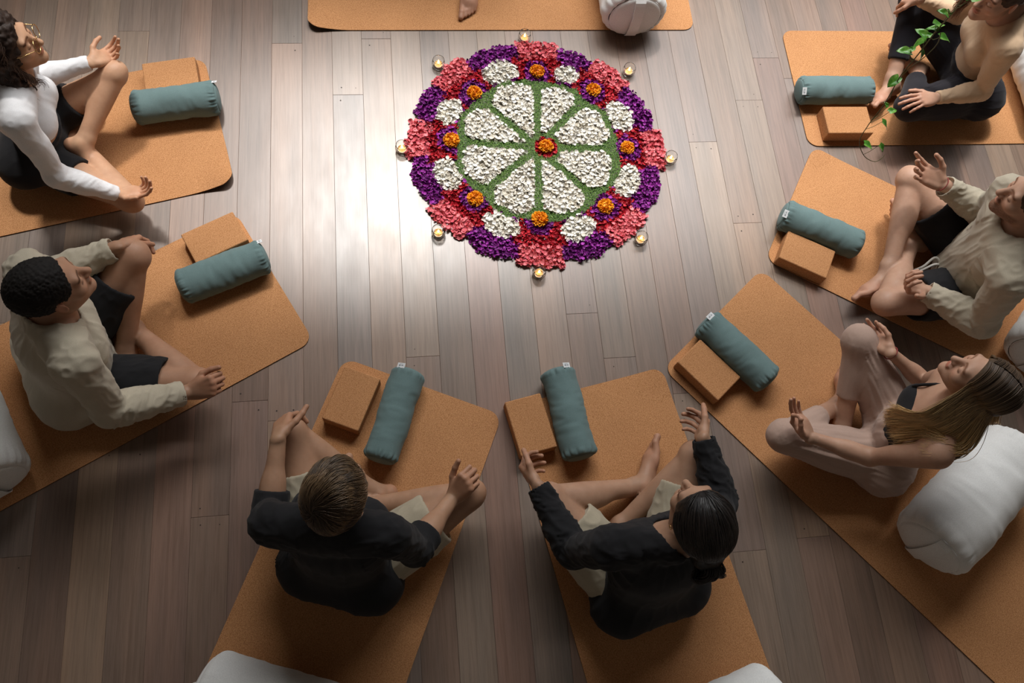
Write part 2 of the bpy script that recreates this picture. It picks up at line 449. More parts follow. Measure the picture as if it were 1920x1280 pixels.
def build_body(p):
    """fills p with frames and primitive lists"""
    J = p.J; s = p.s; fem = p.fem
    p.M = (J['hL'] + J['hR']) / 2; p.N = J['N']
    u = unit(p.N - p.M); l = unit(unit(J['hL'] - J['hR']) + unit(J['sL'] - J['sR'])); l = unit(l - u * (l @ u)); f = np.cross(l, u)
    p.u, p.l, p.f = u, l, f
    p.up = unit(u * 0.55 + A3(0, 0, 0.45))          # pelvis / shirt hem stay closer to vertical
    M_, N_ = p.M, p.N; ax = [l, f, u]
    sc = s * (0.93 if fem else 1.0); g = p.girth
    T = {}
    T['pelvis'] = Ell(M_ + 0.02 * u - 0.012 * f, ax, A3(0.158 if not fem else 0.165, 0.112, 0.098) * s * g)
    for q, h in (('L', 'hL'), ('R', 'hR')):
        T['glute' + q] = Ell(J[h] + l * (0.012 if q == 'L' else -0.012) - 0.050 * f, ax, A3(0.088, 0.095, 0.088) * s * g)
    T['seat'] = Cap(J['hL'] - 0.058 * f + l * 0.02 - u * 0.004, J['hR'] - 0.058 * f - l * 0.02 - u * 0.004, 0.090 * s * g)
    T['belly'] = Ell(M_ + 0.165 * s * u + 0.006 * f, ax, A3(0.138 if not fem else 0.122, 0.100, 0.130) * sc * g)
    T['chest'] = Ell(M_ + 0.335 * s * u - 0.004 * f, ax, A3(0.160 if not fem else 0.142, 0.110, 0.165) * sc * g)
    sm = (J['sL'] + J['sR']) / 2
    T['yoke'] = Cap(sm + (J['sL'] - sm) * 0.62 - u * 0.012, sm + (J['sR'] - sm) * 0.62 - u * 0.012, 0.064 * sc * g, None, (f, 0.95))
    for q in 'LR':
        a = 1 if q == 'L' else -1
        if fem: T['breast' + q] = Ell(M_ + 0.325 * s * u + a * 0.062 * l + 0.072 * f, ax, A3(0.056, 0.044, 0.054) * s)
        else: T['pec' + q] = Ell(M_ + 0.375 * s * u + a * 0.070 * l + 0.062 * f, ax, A3(0.075, 0.045, 0.062) * s * g)
        T['trap' + q] = Cap(N_ + u * 0.045 * s - f * 0.012, J['s' + q] + u * 0.018 - (J['s' + q] - sm) * 0.12, (0.036 if not fem else 0.030) * s, 0.034 * s)
    hd = J['C']
    nr = (0.058 if not fem else 0.049) * s
    T['neck'] = Cap(N_ - u * 0.03, hd - p.hu * 0.055 - p.hf * 0.022, nr * 1.08, nr)
    kk = dict(seat=.04, pelvis=.03, belly=.06, chest=.06, yoke=.05, gluteL=.03, gluteR=.03, breastL=.05, breastR=.05, pecL=.04, pecR=.04, trapL=.035, trapR=.035, neck=.03)
    p.T = T; p.Tk = kk
    af = 0.86 if fem else 1.0
    p.arm = {}; p.leg = {}
    for q in 'LR':
        S_, E_, W_ = J['s' + q], J['e' + q], J['w' + q]
        ua = unit(E_ - S_); fa = unit(W_ - E_)
        a = {}
        a['delt'] = Cap(S_, S_ + (E_ - S_) * 0.35, 0.057 * s * af * g, 0.047 * s * af)
        a['upper'] = Cap(S_, E_, 0.049 * s * af * g, 0.038 * s * af)
        a['bicep'] = Ell((S_ + E_) / 2 + unit(fa - ua * (fa @ ua) + 1e-6) * 0.012, [ua, *perp(ua)], A3(0.10, 0.042, 0.042) * s * af * g)
        a['elbow'] = Cap(E_, E_ + fa * 0.02, 0.040 * s * af)
        a['fore'] = Cap(E_, W_ - fa * 0.015, 0.040 * s * af, 0.026 * s * af)
        a['fbulge'] = Ell(E_ + fa * 0.075, [fa, *perp(fa)], A3(0.085, 0.043, 0.041) * s * af)
        p.arm[q] = a
        H_, K_, A_, T_ = J['h' + q], J['k' + q], J['a' + q], J['t' + q]
        th = unit(K_ - H_); sh = unit(A_ - K_); lf = (0.95 if fem else 1.0) * p.leg_g
        back = unit((H_ - K_) - sh * ((H_ - K_) @ sh) + 1e-6)
        b = {}
        b['thigh'] = Cap(H_, K_, 0.092 * s * lf, 0.056 * s * lf)
        b['tbulk'] = Ell(H_ + (K_ - H_) * 0.36, [th, *perp(th)], A3(0.19, 0.080, 0.080) * s * lf)
        b['knee'] = Ell(K_ - th * 0.006, [th, *perp(th)], A3(0.056, 0.053, 0.053) * s)
        b['kcap'] = Ell(K_ + unit(th - sh) * 0.026 * s, [th, *perp(th)], A3(0.032, 0.032, 0.032) * s)
        b['shin'] = Cap(K_, A_, 0.048 * s, 0.033 * s)
        b['calf'] = Ell(K_ + (A_ - K_) * 0.34 + back * 0.017 * s, [sh, *perp(sh)], A3(0.125, 0.049, 0.049) * s * lf)
        p.leg[q] = b
def perp(v):
    a = A3(0, 0, 1) if abs(v[2]) < 0.85 else A3(1, 0, 0)
    x = unit(np.cross(v, a)); return x, np.cross(v, x)
def skin_mesh(p, h=0.0072):
    allp = list(p.T.values()) + [x for q in 'LR' for x in list(p.arm[q].values()) + list(p.leg[q].values())]
    lo, hi = bounds(allp, 0.03)
    g = Grid(lo, hi, h)
    for n_, pr in p.T.items(): g.add(pr, p.Tk[n_])
    for q in 'LR':
        g.add(p.arm[q]['delt'], 0.035); g.add(p.leg[q]['thigh'], 0.03)
    for q in 'LR':
        c = g.like()
        for n_ in ('delt', 'upper', 'bicep'): c.add(p.arm[q][n_], 0.02)
        for n_ in ('elbow', 'fore', 'fbulge'): c.add(p.arm[q][n_], 0.014)
        if q in p.hands:
            hp = p.hands[q]; x, k = hand_prims(p.J['w' + q], hp['d'], hp['n'], 1 if q == 'R' else -1, p.s * (0.92 if p.fem else 1.02), hp['curl'])[0]; c.add(x, k)
        g.merge(c, 0.006)
        c = g.like()
        for n_ in ('thigh', 'tbulk'): c.add(p.leg[q][n_], 0.03)
        for n_ in ('knee', 'kcap'): c.add(p.leg[q][n_], 0.020)
        c2 = g.like()
        for n_ in ('shin', 'calf'): c2.add(p.leg[q][n_], 0.024)
        if q in p.feet:
            for x, k in foot_prims(p.J['a' + q], p.J['t' + q], p.foot_ref.get(q, p.J['k' + q]), 1 if q == 'L' else -1, p.s * (0.93 if p.fem else 1.02))[:3]: c2.add(x, k)
        c.merge(c2, 0.004); g.merge(c, 0.004)
    V, Q = g.mesh()
    Vs = [V]; Qs = [Q]; Cs = [np.ones((len(V), 3))]
    off = len(V)
    def addm(V, Q, C=None):
        nonlocal off
        Vs.append(V); Qs.append(Q + off); Cs.append(np.ones((len(V), 3)) if C is None else C); off += len(V)
    for q in p.hands:
        hp = p.hands[q]; W_ = p.J['w' + q]; fa = unit(W_ - p.J['e' + q])
        pr = [(p.arm[q]['fore'], 0.014), (p.arm[q]['fbulge'], 0.014)] + hand_prims(W_, hp['d'], hp['n'], 1 if q == 'R' else -1, p.s * (0.92 if p.fem else 1.02), hp['curl'], hp.get('thumb'), hp.get('spread', 0.07))
        lo, hi = bounds([x for x, k in pr[2:]], 0.012); lo = np.minimum(lo, W_ - 0.045); hi = np.maximum(hi, W_ + 0.045)
        g2 = Grid(lo, hi, 0.0031 if p.key != 'H' else 0.0045)
        for x, k in pr: g2.add(x, k)
        g2.clip(W_ - fa * 0.035, -fa)
        V, Q = g2.mesh(); V = dive(V, Q, W_ - fa * 0.035, -fa); addm(V, Q, hand_col(p, V, W_))
    for q in p.feet:
        K_, A_, T_ = p.J['k' + q], p.J['a' + q], p.J['t' + q]
        pr = [(p.leg[q]['shin'], 0.024), (p.leg[q]['calf'], 0.024)] + foot_prims(A_, T_, p.foot_ref.get(q, K_), 1 if q == 'L' else -1, p.s * (0.93 if p.fem else 1.02))
        lo, hi = bounds([x for x, k in pr[2:]], 0.015)
        sh = unit(A_ - K_); e = A_ - sh * 0.07
        lo = np.minimum(lo, e - 0.05); hi = np.maximum(hi, e + 0.05)
        g2 = Grid(lo, hi, 0.0043)
        for x, k in pr: g2.add(x, k)
        g2.clip(e, -sh)
        V, Q = g2.mesh(); V = dive(V, Q, e, -sh); addm(V, Q, hand_col(p, V, A_ - sh * 0.02))
    if p.head:
        V, Q, C = head_mesh(p); addm(V, Q, C)
    return np.concatenate(Vs), np.concatenate(Qs), np.concatenate(Cs)
def hand_col(p, V, c):
    k = np.clip((np.linalg.norm(V - c, axis=1) - 0.03) / 0.06, 0, 1)[:, None]
    return 1 + (p.hand_tone - 1) * k
def dive(V, Q, p0, n, w=0.018, amt=0.0011):
    """near its open end a detail mesh dips just under the main skin, so the two join without a step"""
    d = (p0 - V) @ n; k = np.clip(1 - d / w, 0, 1)
    return V - vnormals(V, Q) * (amt * k ** 1.5)[:, None]
def head_frame(p, target, pitch=0.0, roll=0.0, yaw=0.0):
    C = p.J['C']; f = unit((target - C) * A3(1, 1, 0)); a = math.radians(yaw)
    f = A3(f[0] * math.cos(a) - f[1] * math.sin(a), f[0] * math.sin(a) + f[1] * math.cos(a), 0)
    l = np.cross(A3(0, 0, 1), f); b = math.radians(pitch)
    f2 = f * math.cos(b) + A3(0, 0, 1) * math.sin(b); u = np.cross(f2, l)
    r = math.radians(roll); l2 = l * math.cos(r) + u * math.sin(r); u2 = np.cross(l2, f2)
    # l points to the person's left, u up, f forward
    p.hl, p.hf, p.hu = l2, f2, u2
    u2 = np.cross(l2, f2); p.hu = u2 if u2[2] > 0 else -u2
def H3(p, x, y, z_):
    return p.J['C'] + (p.hl * x + p.hf * y + p.hu * z_) * p.hs
def head_mesh(p):
    q = p.hs; ax = [p.hl, p.hf, p.hu]
    E = lambda x, y, z_, a, b, c: Ell(H3(p, x, y, z_), ax, A3(a, b, c) * q)
    S = lambda x, y, z_, r: E(x, y, z_, r, r, r)
    C2 = lambda a, b, ra, rb: Cap(H3(p, *a), H3(p, *b), ra * q, rb * q)
    jw = 0.042 if not p.fem else 0.036
    P = [(p.T['neck'], 0.02), (E(0, -0.014, 0.028, 0.075, 0.098, 0.088), 0.02), (E(0, 0.034, -0.030, 0.062, 0.060, 0.086), 0.03),
         (C2((jw, 0.008, -0.066), (0.010, 0.076, -0.098), 0.026, 0.018), 0.025), (C2((-jw, 0.008, -0.066), (-0.010, 0.076, -0.098), 0.026, 0.018), 0.025),
         (S(0, 0.082, -0.100, 0.016), 0.015), (C2((-0.040, 0.078, 0.022), (0.040, 0.078, 0.022), 0.014, 0.014), 0.02),
         (S(0.044, 0.060, -0.022, 0.025), 0.02), (S(-0.044, 0.060, -0.022, 0.025), 0.02)]
    g = None
    allp = [x for x, k in P[1:]] + [E(0, 0.1, -0.02, 0.09, 0.03, 0.05)]
    lo, hi = bounds(allp, 0.014 * q)
    e = p.T['neck'].b - p.u * 0.05
    lo = np.minimum(lo, e - 0.06); hi = np.maximum(hi, e + 0.06)
    g = Grid(lo, hi, 0.0034 if p.key != 'H' else 0.005)
    for x, k in P: g.add(x, k * q)
    for a in (1, -1): g.add(S(0.033 * a, 0.100, 0.000, 0.015), 0.014, sub=True)
    N2 = [(C2((0, 0.090, 0.012), (0, 0.113, -0.030), 0.0085, 0.0125), 0.012), (S(0.012, 0.101, -0.034, 0.0085), 0.008), (S(-0.012, 0.101, -0.034, 0.0085), 0.008),
          (E(0, 0.093, -0.0585, 0.022, 0.010, 0.0058), 0.006), (E(0, 0.0925, -0.0695, 0.0195, 0.010, 0.0068), 0.006),
          (S(0.032, 0.0795, -0.001, 0.0138), 0.004), (S(-0.032, 0.0795, -0.001, 0.0138), 0.004)]
    for a in (1, -1):
        ear = Ell(H3(p, 0.077 * a, -0.010, -0.006), [unit(p.hl * a + p.hf * -0.5), unit(p.hf + p.hl * a * 0.5), p.hu], A3(0.009, 0.020, 0.033) * q)
        N2 += [(ear, 0.006)]
    for x, k in N2: g.add(x, k)
    for a in (1, -1):
        g.add(S(0.014 * 0.5 * a, 0.104, -0.0405, 0.0036), 0.003, sub=True)
        g.add(E(0.087 * a, -0.006, -0.004, 0.006, 0.011, 0.020), 0.005, sub=True)
    g.add(E(0, 0.104, -0.0640, 0.022, 0.006, 0.0012), 0.003, sub=True)
    g.clip(e, -p.u)
    V, Q = g.mesh(); V = dive(V, Q, e, -p.u)
    d = (V - p.J['C']) / q; L = np.stack([d @ p.hl, d @ p.hf, d @ p.hu], 1)
    C = np.ones((len(V), 3))
    def paint(m, col, k=1.0):
        m = np.clip(m, 0, 1)[:, None] * k; C[:] = C * (1 - m) + C * np.array(col) * m
    fr = np.clip((L[:, 1] - 0.075) / 0.01, 0, 1)
    paint(fr * (1 - np.hypot(L[:, 0] / 0.025, (L[:, 2] + 0.064) / 0.0125) ** 4), (0.86, 0.56, 0.54) if p.fem else (0.88, 0.66, 0.62))
    for a in (1, -1):
        by = 0.021 + 0.006 * (1 - ((L[:, 0] - 0.034 * a) / 0.024) ** 2)
        paint(fr * 1.5 * (np.abs(L[:, 0] - 0.035 * a) < 0.025) * np.clip(1.6 - np.abs(L[:, 2] - by) / 0.0036, 0, 1), p.brow)
        ey = -0.004 - 0.003 * (1 - ((L[:, 0] - 0.032 * a) / 0.016) ** 2)
        paint((L[:, 1] > 0.078) * (np.abs(L[:, 0] - 0.032 * a) < 0.0165) * np.clip(1.8 - np.abs(L[:, 2] - ey) / 0.0018, 0, 1), (0.25, 0.20, 0.18))
        paint(np.exp(-(((L[:, 0] - 0.048 * a) / 0.02) ** 2 + ((L[:, 2] + 0.03) / 0.02) ** 2)) * fr, (1.0, 0.86, 0.84), 0.7)
        paint((np.abs(L[:, 0]) > 0.072) * np.exp(-((L[:, 1] + 0.01) / 0.03) ** 2 - ((L[:, 2] + 0.005) / 0.04) ** 2), (1.0, 0.84, 0.80), 0.7)
    if p.beard is not None:
        bz = np.clip((-0.045 - L[:, 2]) / 0.012, 0, 1) * np.clip((L[:, 1] - 0.0) / 0.02, 0, 1)
        bz += np.clip(1 - np.hypot(L[:, 0] / 0.03, (L[:, 2] + 0.049) / 0.008), 0, 1) * fr
        bz *= np.clip((np.hypot(L[:, 0] / 0.022, (L[:, 2] + 0.064) / 0.0105) - 0.8) * 3, 0, 1)
        nn = 0.75 + 0.25 * vnoise(L * 400, 3)
        paint(bz * nn, p.beard)
    return V, Q, C
def folds(V, Q, segs, seed=1):
    """cloth folds: segs = [(a, b, along, around, amp)]; pushes vertices along normals with ridged noise"""
    n = vnormals(V, Q); best = np.full(len(V), 9.0); D = np.zeros(len(V))
    for i, (a, b, fa, fr, amp) in enumerate(segs):
        ax = b - a; L = np.linalg.norm(ax); ax = ax / L; x, y = perp(ax)
        r = V - a; t = r @ ax; tc = np.clip(t, 0, L)
        rad = r - tc[:, None] * ax; dist = np.linalg.norm(rad, axis=1)
        cx, cy = (rad @ x) / (dist + 1e-6), (rad @ y) / (dist + 1e-6)
        q = np.stack([t * fa + 0.9 * cx, cx * fr, cy * fr], 1)
        a1 = 1 - np.abs(vnoise(q, seed + i)) ** 0.8 * 2.3; a2 = 1 - np.abs(vnoise(q * 1.9 + 5, seed + i + 50)) ** 0.8 * 2.3
        f = np.clip(a1, -0.6, 1) * 0.7 + np.clip(a2, -0.6, 1) * 0.45
        end = (0.6 + 0.4 * np.abs(2 * np.clip(t / L, 0, 1) - 1)) * (np.clip((L - t) / 0.035, 0.12, 1) if i else 1.0)
        m = dist < best
        D = np.where(m, f * amp * end, D); best = np.where(m, dist, best)
    return V + n * D[:, None]
def cloth(p, name, mat, prims, h=0.0056, carve=(), clips=(), segs=(), seed=1, smooth=1):
    V, Q = sdf_mesh(prims, h * (1.7 if p.key == 'H' else 1.0), carve, clips)
    V = relax(V, Q, smooth, 0.5)
    if segs: V = folds(V, Q, segs, seed)
    V[:, 2] = np.maximum(V[:, 2], 0.009)
    o = obj(name, mesh_np(name, V - p.org, Q, mat), p.root)
    return o
# ---------------------------------------------------------------- structure: floor, unseen slabs added to block the sun
def mat_plank():
    m, nt, b = new_mat('floor_boards')
    oi = nt.nodes.new('ShaderNodeObjectInfo')
    tc = nt.nodes.new('ShaderNodeTexCoord')
    add = nt.nodes.new('ShaderNodeVectorMath'); add.operation = 'ADD'
    comb = nt.nodes.new('ShaderNodeCombineXYZ')
    mul = nt.nodes.new('ShaderNodeMath'); mul.operation = 'MULTIPLY'; mul.inputs[1].default_value = 37.0
    nt.links.new(oi.outputs['Random'], mul.inputs[0])
    for i in range(3): nt.links.new(mul.outputs[0], comb.inputs[i])
    nt.links.new(tc.outputs['Object'], add.inputs[0]); nt.links.new(comb.outputs[0], add.inputs[1])
    def st(sx, sy):
        mp = nt.nodes.new('ShaderNodeMapping'); mp.inputs['Scale'].default_value = (sx, sy, 1); nt.links.new(add.outputs[0], mp.inputs[0]); return mp.outputs[0]
    g1 = noise(nt, st(90, 2.2), 1.0, 5, 0.6); g2 = noise(nt, st(300, 9), 1.0, 3, 0.6); g3 = noise(nt, st(9, 0.9), 1.0, 3, 0.5); g4 = noise(nt, st(14, 5), 1.0, 4, 0.6)
    base = ramp(nt, oi.outputs['Random'], [(0.0, (0.260, 0.192, 0.165)), (0.14, (0.200, 0.166, 0.150)), (0.28, (0.305, 0.252, 0.218)), (0.42, (0.262, 0.182, 0.160)), (0.56, (0.200, 0.188, 0.188)), (0.70, (0.315, 0.245, 0.200)), (0.85, (0.215, 0.160, 0.140)), (1.0, (0.270, 0.238, 0.222))])
    r1 = ramp(nt, g1, [(0.30, (0.80, 0.78, 0.76)), (0.5, (0.99, 0.985, 0.98)), (0.72, (1.10, 1.09, 1.08))])
    r2 = ramp(nt, g2, [(0.34, (0.88, 0.87, 0.86)), (0.56, (1.03, 1.03, 1.03))])
    r3 = ramp(nt, g3, [(0.3, (0.80, 0.84, 0.88)), (0.7, (1.16, 1.10, 1.06))])
    c = mix(nt, 1.0, base.outputs[0], r1.outputs[0], 'MULTIPLY'); c = mix(nt, 1.0, c, r2.outputs[0], 'MULTIPLY'); c = mix(nt, 1.0, c, r3.outputs[0], 'MULTIPLY'); c = mix(nt, 1.0, c, (0.96, 0.87, 0.765), 'MULTIPLY')
    nt.links.new(c, b.inputs['Base Color'])
    rr = ramp(nt, g4, [(0.3, (0.335, 0.335, 0.335)), (0.7, (0.385, 0.385, 0.385))])
    nt.links.new(rr.outputs[0], b.inputs['Roughness']); b.inputs['Specular IOR Level'].default_value = 0.65
    bump(nt, b, g1, 0.12, 0.001)
    return m
def box_bm(sx, sy, sz, bev=0.0, seg=2):
    bm = bmesh.new(); bmesh.ops.create_cube(bm, size=1.0, matrix=Matrix.Diagonal((sx, sy, sz, 1)))
    if bev: bmesh.ops.bevel(bm, geom=list(bm.edges), offset=bev, segments=seg, affect='EDGES', profile=0.5)
    return bm
m_sub = mat_plain('subfloor_dark', (0.03, 0.024, 0.02), 0.9)
floor = obj('floor', bm_mesh('floor', box_bm(7.6, 5.4, 0.03), m_sub, False), loc=(0.6, 1.1, -0.036))
tag(floor, kind='structure')
m_floor = mat_plank()
PW = 0.1328
def plank(x, y0, y1, dz=0.0):
    me = bm_mesh('plank', box_bm(PW - 0.0006, y1 - y0 - 0.0008, 0.020, 0.0006, 1), m_floor, False)
    o = obj('plank', me, floor); o.location = (x - 0.6, (y0 + y1) / 2 - 1.1, 0.036 - 0.010 - dz)
    return o
nails = []
rp = random.Random(11)
forced = {0.645: [-1.55, 0.35, 1.15, 3.75]}
k0 = -24
for k in range(k0, 32):
    x = -0.02 + PW * (k + 0.5)
    if not (-3.1 < x < 4.3): continue
    ys = [-1.55]
    if abs(x - 0.711) < 0.066: ys = [-1.55, 1.165, 3.75]
    else:
        y = -1.55 + rp.uniform(0.4, 2.6)
        while y < 3.5:
            ys.append(y); y += rp.uniform(1.3, 2.9)
        ys.append(3.75)
    for a, b_ in zip(ys[:-1], ys[1:]):
        plank(x, a, b_, rp.uniform(0, 0.0006))
        for yy in (a + 0.035, b_ - 0.035):
            for sx in (-0.034, 0.034):
              if rp.random() < 0.45: nails.append((x + sx + rp.uniform(-.006, .006), yy + rp.uniform(-.006, .006)))
    for j in range(2):
        yy = -0.9 + 1.06 * j * 1.5 + rp.uniform(-.01, .01)
        if rp.random() < 0.5: nails.append((x + rp.uniform(-.04, .04), yy))
nv = []; nf = []
for (x, y) in nails:
    r_ = rp.uniform(0.0020, 0.0034); o_ = len(nv)
    nv += [(x - 0.6 + r_ * math.cos(a * math.pi / 4), y - 1.1 + r_ * math.sin(a * math.pi / 4), 0.0362) for a in range(8)]; nf.append(tuple(o_ + i for i in range(8)))
tag(obj('nail_heads', mesh_from('nail_heads', nv, nf, mat_plain('nail_dark', (0.05, 0.035, 0.028), 0.7), False), floor), kind='stuff')
m_blocker = mat_plain('sun_blocker_boards', (0.10, 0.075, 0.055), 0.8)
CZ = 4.12
for (x0, x1, y0, y1) in ((-3.9, 0.0, 4.72, 7.5), (0.0, 1.15, 4.58, 7.5), (1.15, 5.1, 5.15, 7.5), (-3.9, 5.1, -2.0, 3.52)):  # unseen slabs added overhead; their edges and slot cut the sun to a band
    tag(obj('sun_blocker', bm_mesh('sun_blocker', box_bm(x1 - x0, y1 - y0, 0.06), m_blocker, False), loc=((x0 + x1) / 2, (y0 + y1) / 2, CZ)), kind='structure')

# ---------------------------------------------------------------- mats
m_cork = mat_cork('cork_sheet'); m_block = mat_cork('cork_block', 0.94)
m_rub = mat_plain('black_rubber', (0.012, 0.011, 0.011), 0.7, 0.3)
ML, MW, MT = 1.83, 0.66, 0.0050
def mat_sheet(z0, z1, lifts, inset=0.0):
    r = 0.052; es = list(r * (1 - np.cos(np.linspace(0, math.pi / 2, 8)))) + list(np.linspace(r, 0.30, 9))[1:]
    xs = [-e for e in es] + list(np.linspace(-0.42, -ML + 0.42, 10)) + [-(ML - e) for e in es[::-1]]
    nu = 24; V = []; F = []
    us = np.sin(np.linspace(-1, 1, nu + 1) * math.pi / 2)
    for zz in (z0, z1):
        for x in xs:
            e = min(-x, ML + x); hw = MW / 2 - (r - math.sqrt(max(0, r * r - (r - e) ** 2)) if e < r else 0) - inset
            for u_ in us:
                y = hw * u_
                dz = sum(h * max(0, 1 - math.hypot(x - cx, y - cy) / s) ** 2 for cx, cy, h, s in lifts)
                V.append((x, y, zz + dz))
    n = nu + 1; m = len(xs)
    for j in range(m - 1):
        for i in range(nu):
            a = j * n + i
            F.append((a, a + n, a + n + 1, a + 1)); b_ = a + m * n; F.append((b_, b_ + 1, b_ + n + 1, b_ + n))
    o_ = m * n
    for j in range(m - 1):
        for i, fl in ((0, 0), (nu, 1)):
            a = j * n + i; q = (a, a + o_, a + n + o_, a + n); F.append(q if not fl else q[::-1])
    for i in range(nu):
        for j, fl in ((0, 1), (m - 1, 0)):
            a = j * n + i; q = (a, a + o_, a + 1 + o_, a + 1); F.append(q if not fl else q[::-1])
    return V, F
def yoga_mat(x, y, deg, label, lifts=()):
    t = tag(empty('yoga_mat', (x, y, 0), math.radians(deg)), label, 'mat', 'cork yoga mats')
    V, F = mat_sheet(0.0022, MT, lifts); o = obj('cork_top', mesh_from('cork_top', V, F, m_cork, False), t)
    V, F = mat_sheet(0.0002, 0.0022, lifts); obj('rubber_base', mesh_from('rubber_base', V, F, m_rub, False), t)
    return t
MATS = {
 'A': (-0.766, 2.133, 13.0, 'cork mat under the woman in gold glasses, its near corner curling up', ((0.0, -0.33, 0.040, 0.20), (0.0, 0.33, 0.004, 0.12))),
 'B': (-0.533, 1.392, 28.1, 'cork mat under the man with short black curls', ()),
 'C': (0.040, 0.889, 65.9, 'cork mat under the brown-haired man in the black tee', ()),
 'D': (0.685, 0.847, 101.0, 'cork mat under the sitter with the low hair knot, front edge rippled', ((0.0, -0.30, 0.012, 0.2),)),
 'E': (1.269, 1.118, 129.8, 'cork mat under the long-haired woman and her white bolster', ()),
 'F': (1.724, 1.654, 148.4, 'cork mat under the bearded man', ((0.0, -0.33, 0.010, 0.18),)),
 'G': (1.881, 2.271, 179.5, 'cork mat under the woman in the tan top, upper right', ()),
 'H': (1.440, 2.937, 0.0, 'cork mat lying crosswise at the top behind the flower circle, left corner curled', ((-1.83, -0.33, 0.035, 0.20),)),
}
for k_, v_ in MATS.items(): yoga_mat(*v_)

# ---------------------------------------------------------------- cork blocks
BL, BW, BH = 0.220, 0.1456, 0.0661
me_block = bm_mesh('cork_block', box_bm(BL, BW, BH, 0.0055, 3), m_block, False)
for x, y, deg, lab in ((2.062, 2.036, -0.8, 'cork block below the teal bolster on the upper right mat'), (1.711, 1.361, -29.5, 'cork block leaning at the teal bolster in front of the bearded man'),
        (1.183, 0.871, -50.6, 'cork block at the corner of the long-haired woman\'s mat'), (0.440, 0.694, -78.3, 'cork block hanging over the left edge of the ponytailed sitter\'s mat'),
        (-0.232, 0.839, 65.9, 'cork block in front of the brown-haired man, clear of the bolster'), (-0.752, 1.536, 26.4, 'cork block behind the teal bolster of the man with black curls'),
        (-0.959, 2.321, 9.5, 'cork block half hidden by the teal bolster of the woman in glasses')):
    tag(obj('yoga_block', me_block, loc=(x, y, MT + 0.0004 + BH / 2), rz=math.radians(deg)), lab, 'block', 'cork yoga blocks')

# ---------------------------------------------------------------- bolsters
def bolster_mesh(name, L, R, mat, seed, puck=0.085, wr=0.0018, ends='cover', flat=0.93):
    """body of revolution along x with gathered ends; local z=0 at the underside"""
    n = 96 if ends == 'cover' else 48; V = []; F = []
    hl = L / 2
    if ends == 'cover':
        e = 0.16 * R / 0.066 * 0.066 / R * R   # rounding length
        t = np.linspace(0, 1, 15)
        left = [(-hl + R * 0.16 + R * 0.34 * (1 - math.sin(a * math.pi / 2)) * 0 - R * 0.0 + R * 0.42 * (a ** 1.6), R * (0.80 + 0.20 * math.sin(a * math.pi / 2) ** 0.8)) for a in t]
        mid = [(x, R * (1.0 + 0.012 * math.cos(x / hl * 1.5))) for x in np.linspace(-hl + R * 0.62, hl - R * 0.62, 40)]
        prof = left + mid + [(-x, r) for x, r in left[::-1]]
    else:
        t = np.linspace(0, 1, 12)
        prof = [(-hl - 0.0 + R * 0.16 - R * 0.16 * math.cos(a * math.pi / 2), R * 0.80 * math.sin(a * math.pi / 2)) for a in t]
    P = np.array(prof); m = len(P); th = np.linspace(0, 2 * math.pi, n, endpoint=False)
    X = np.repeat(P[:, 0], n); Rr = np.repeat(P[:, 1], n); T = np.tile(th, m)
    d = np.minimum(np.abs(X + hl), np.abs(X - hl)) / R
    if ends == 'cover':
        pk = np.exp(-((d - 0.32) / 0.22) ** 2) * (1 - 2 * np.abs(vnoise(np.stack([np.cos(T) * 9.5, np.sin(T) * 9.5, np.sign(X) * 3.7 + X * 2], 1), seed)))
        w_ = (1 - 2 * np.abs(vnoise(np.stack([X / R * 3.6 + 0.8 * np.sin(T), np.cos(T) * 1.3, np.sin(T) * 1.3], 1), seed + 9))) * np.clip(d - 0.5, 0, 1)
        Rr = Rr * (1 + puck * pk) + wr * w_ + 0.012 * R / 0.066 * 0.3 * vnoise(np.stack([X / R * 1.2, np.cos(T), np.sin(T)], 1), seed + 3)
    Y = Rr * np.cos(T); Z = Rr * np.sin(T) * flat
    Z = np.maximum(Z, -R * flat * 0.93) + R * flat * 0.93
    V = np.stack([X, Y, Z], 1)
    for j in range(m - 1):
        for i in range(n):
            i2 = (i + 1) % n; F.append((j * n + i, j * n + i2, (j + 1) * n + i2, (j + 1) * n + i))
    return V, F
m_teal = mat_cloth('teal_canvas', (0.140, 0.212, 0.212), var=0.06, big=9, weave=700, sheen=0.1)
m_tag = mat_plain('tag_white', (0.72, 0.74, 0.76), 0.8)
m_print = mat_plain('tag_print', (0.25, 0.28, 0.30), 0.8)
m_bol = mat_cloth('white_canvas', (0.90, 0.91, 0.90), var=0.03, big=5, weave=600, sheen=0.1, bumps=0.15)
m_seam = mat_plain('seam_grey', (0.42, 0.42, 0.42), 0.9)
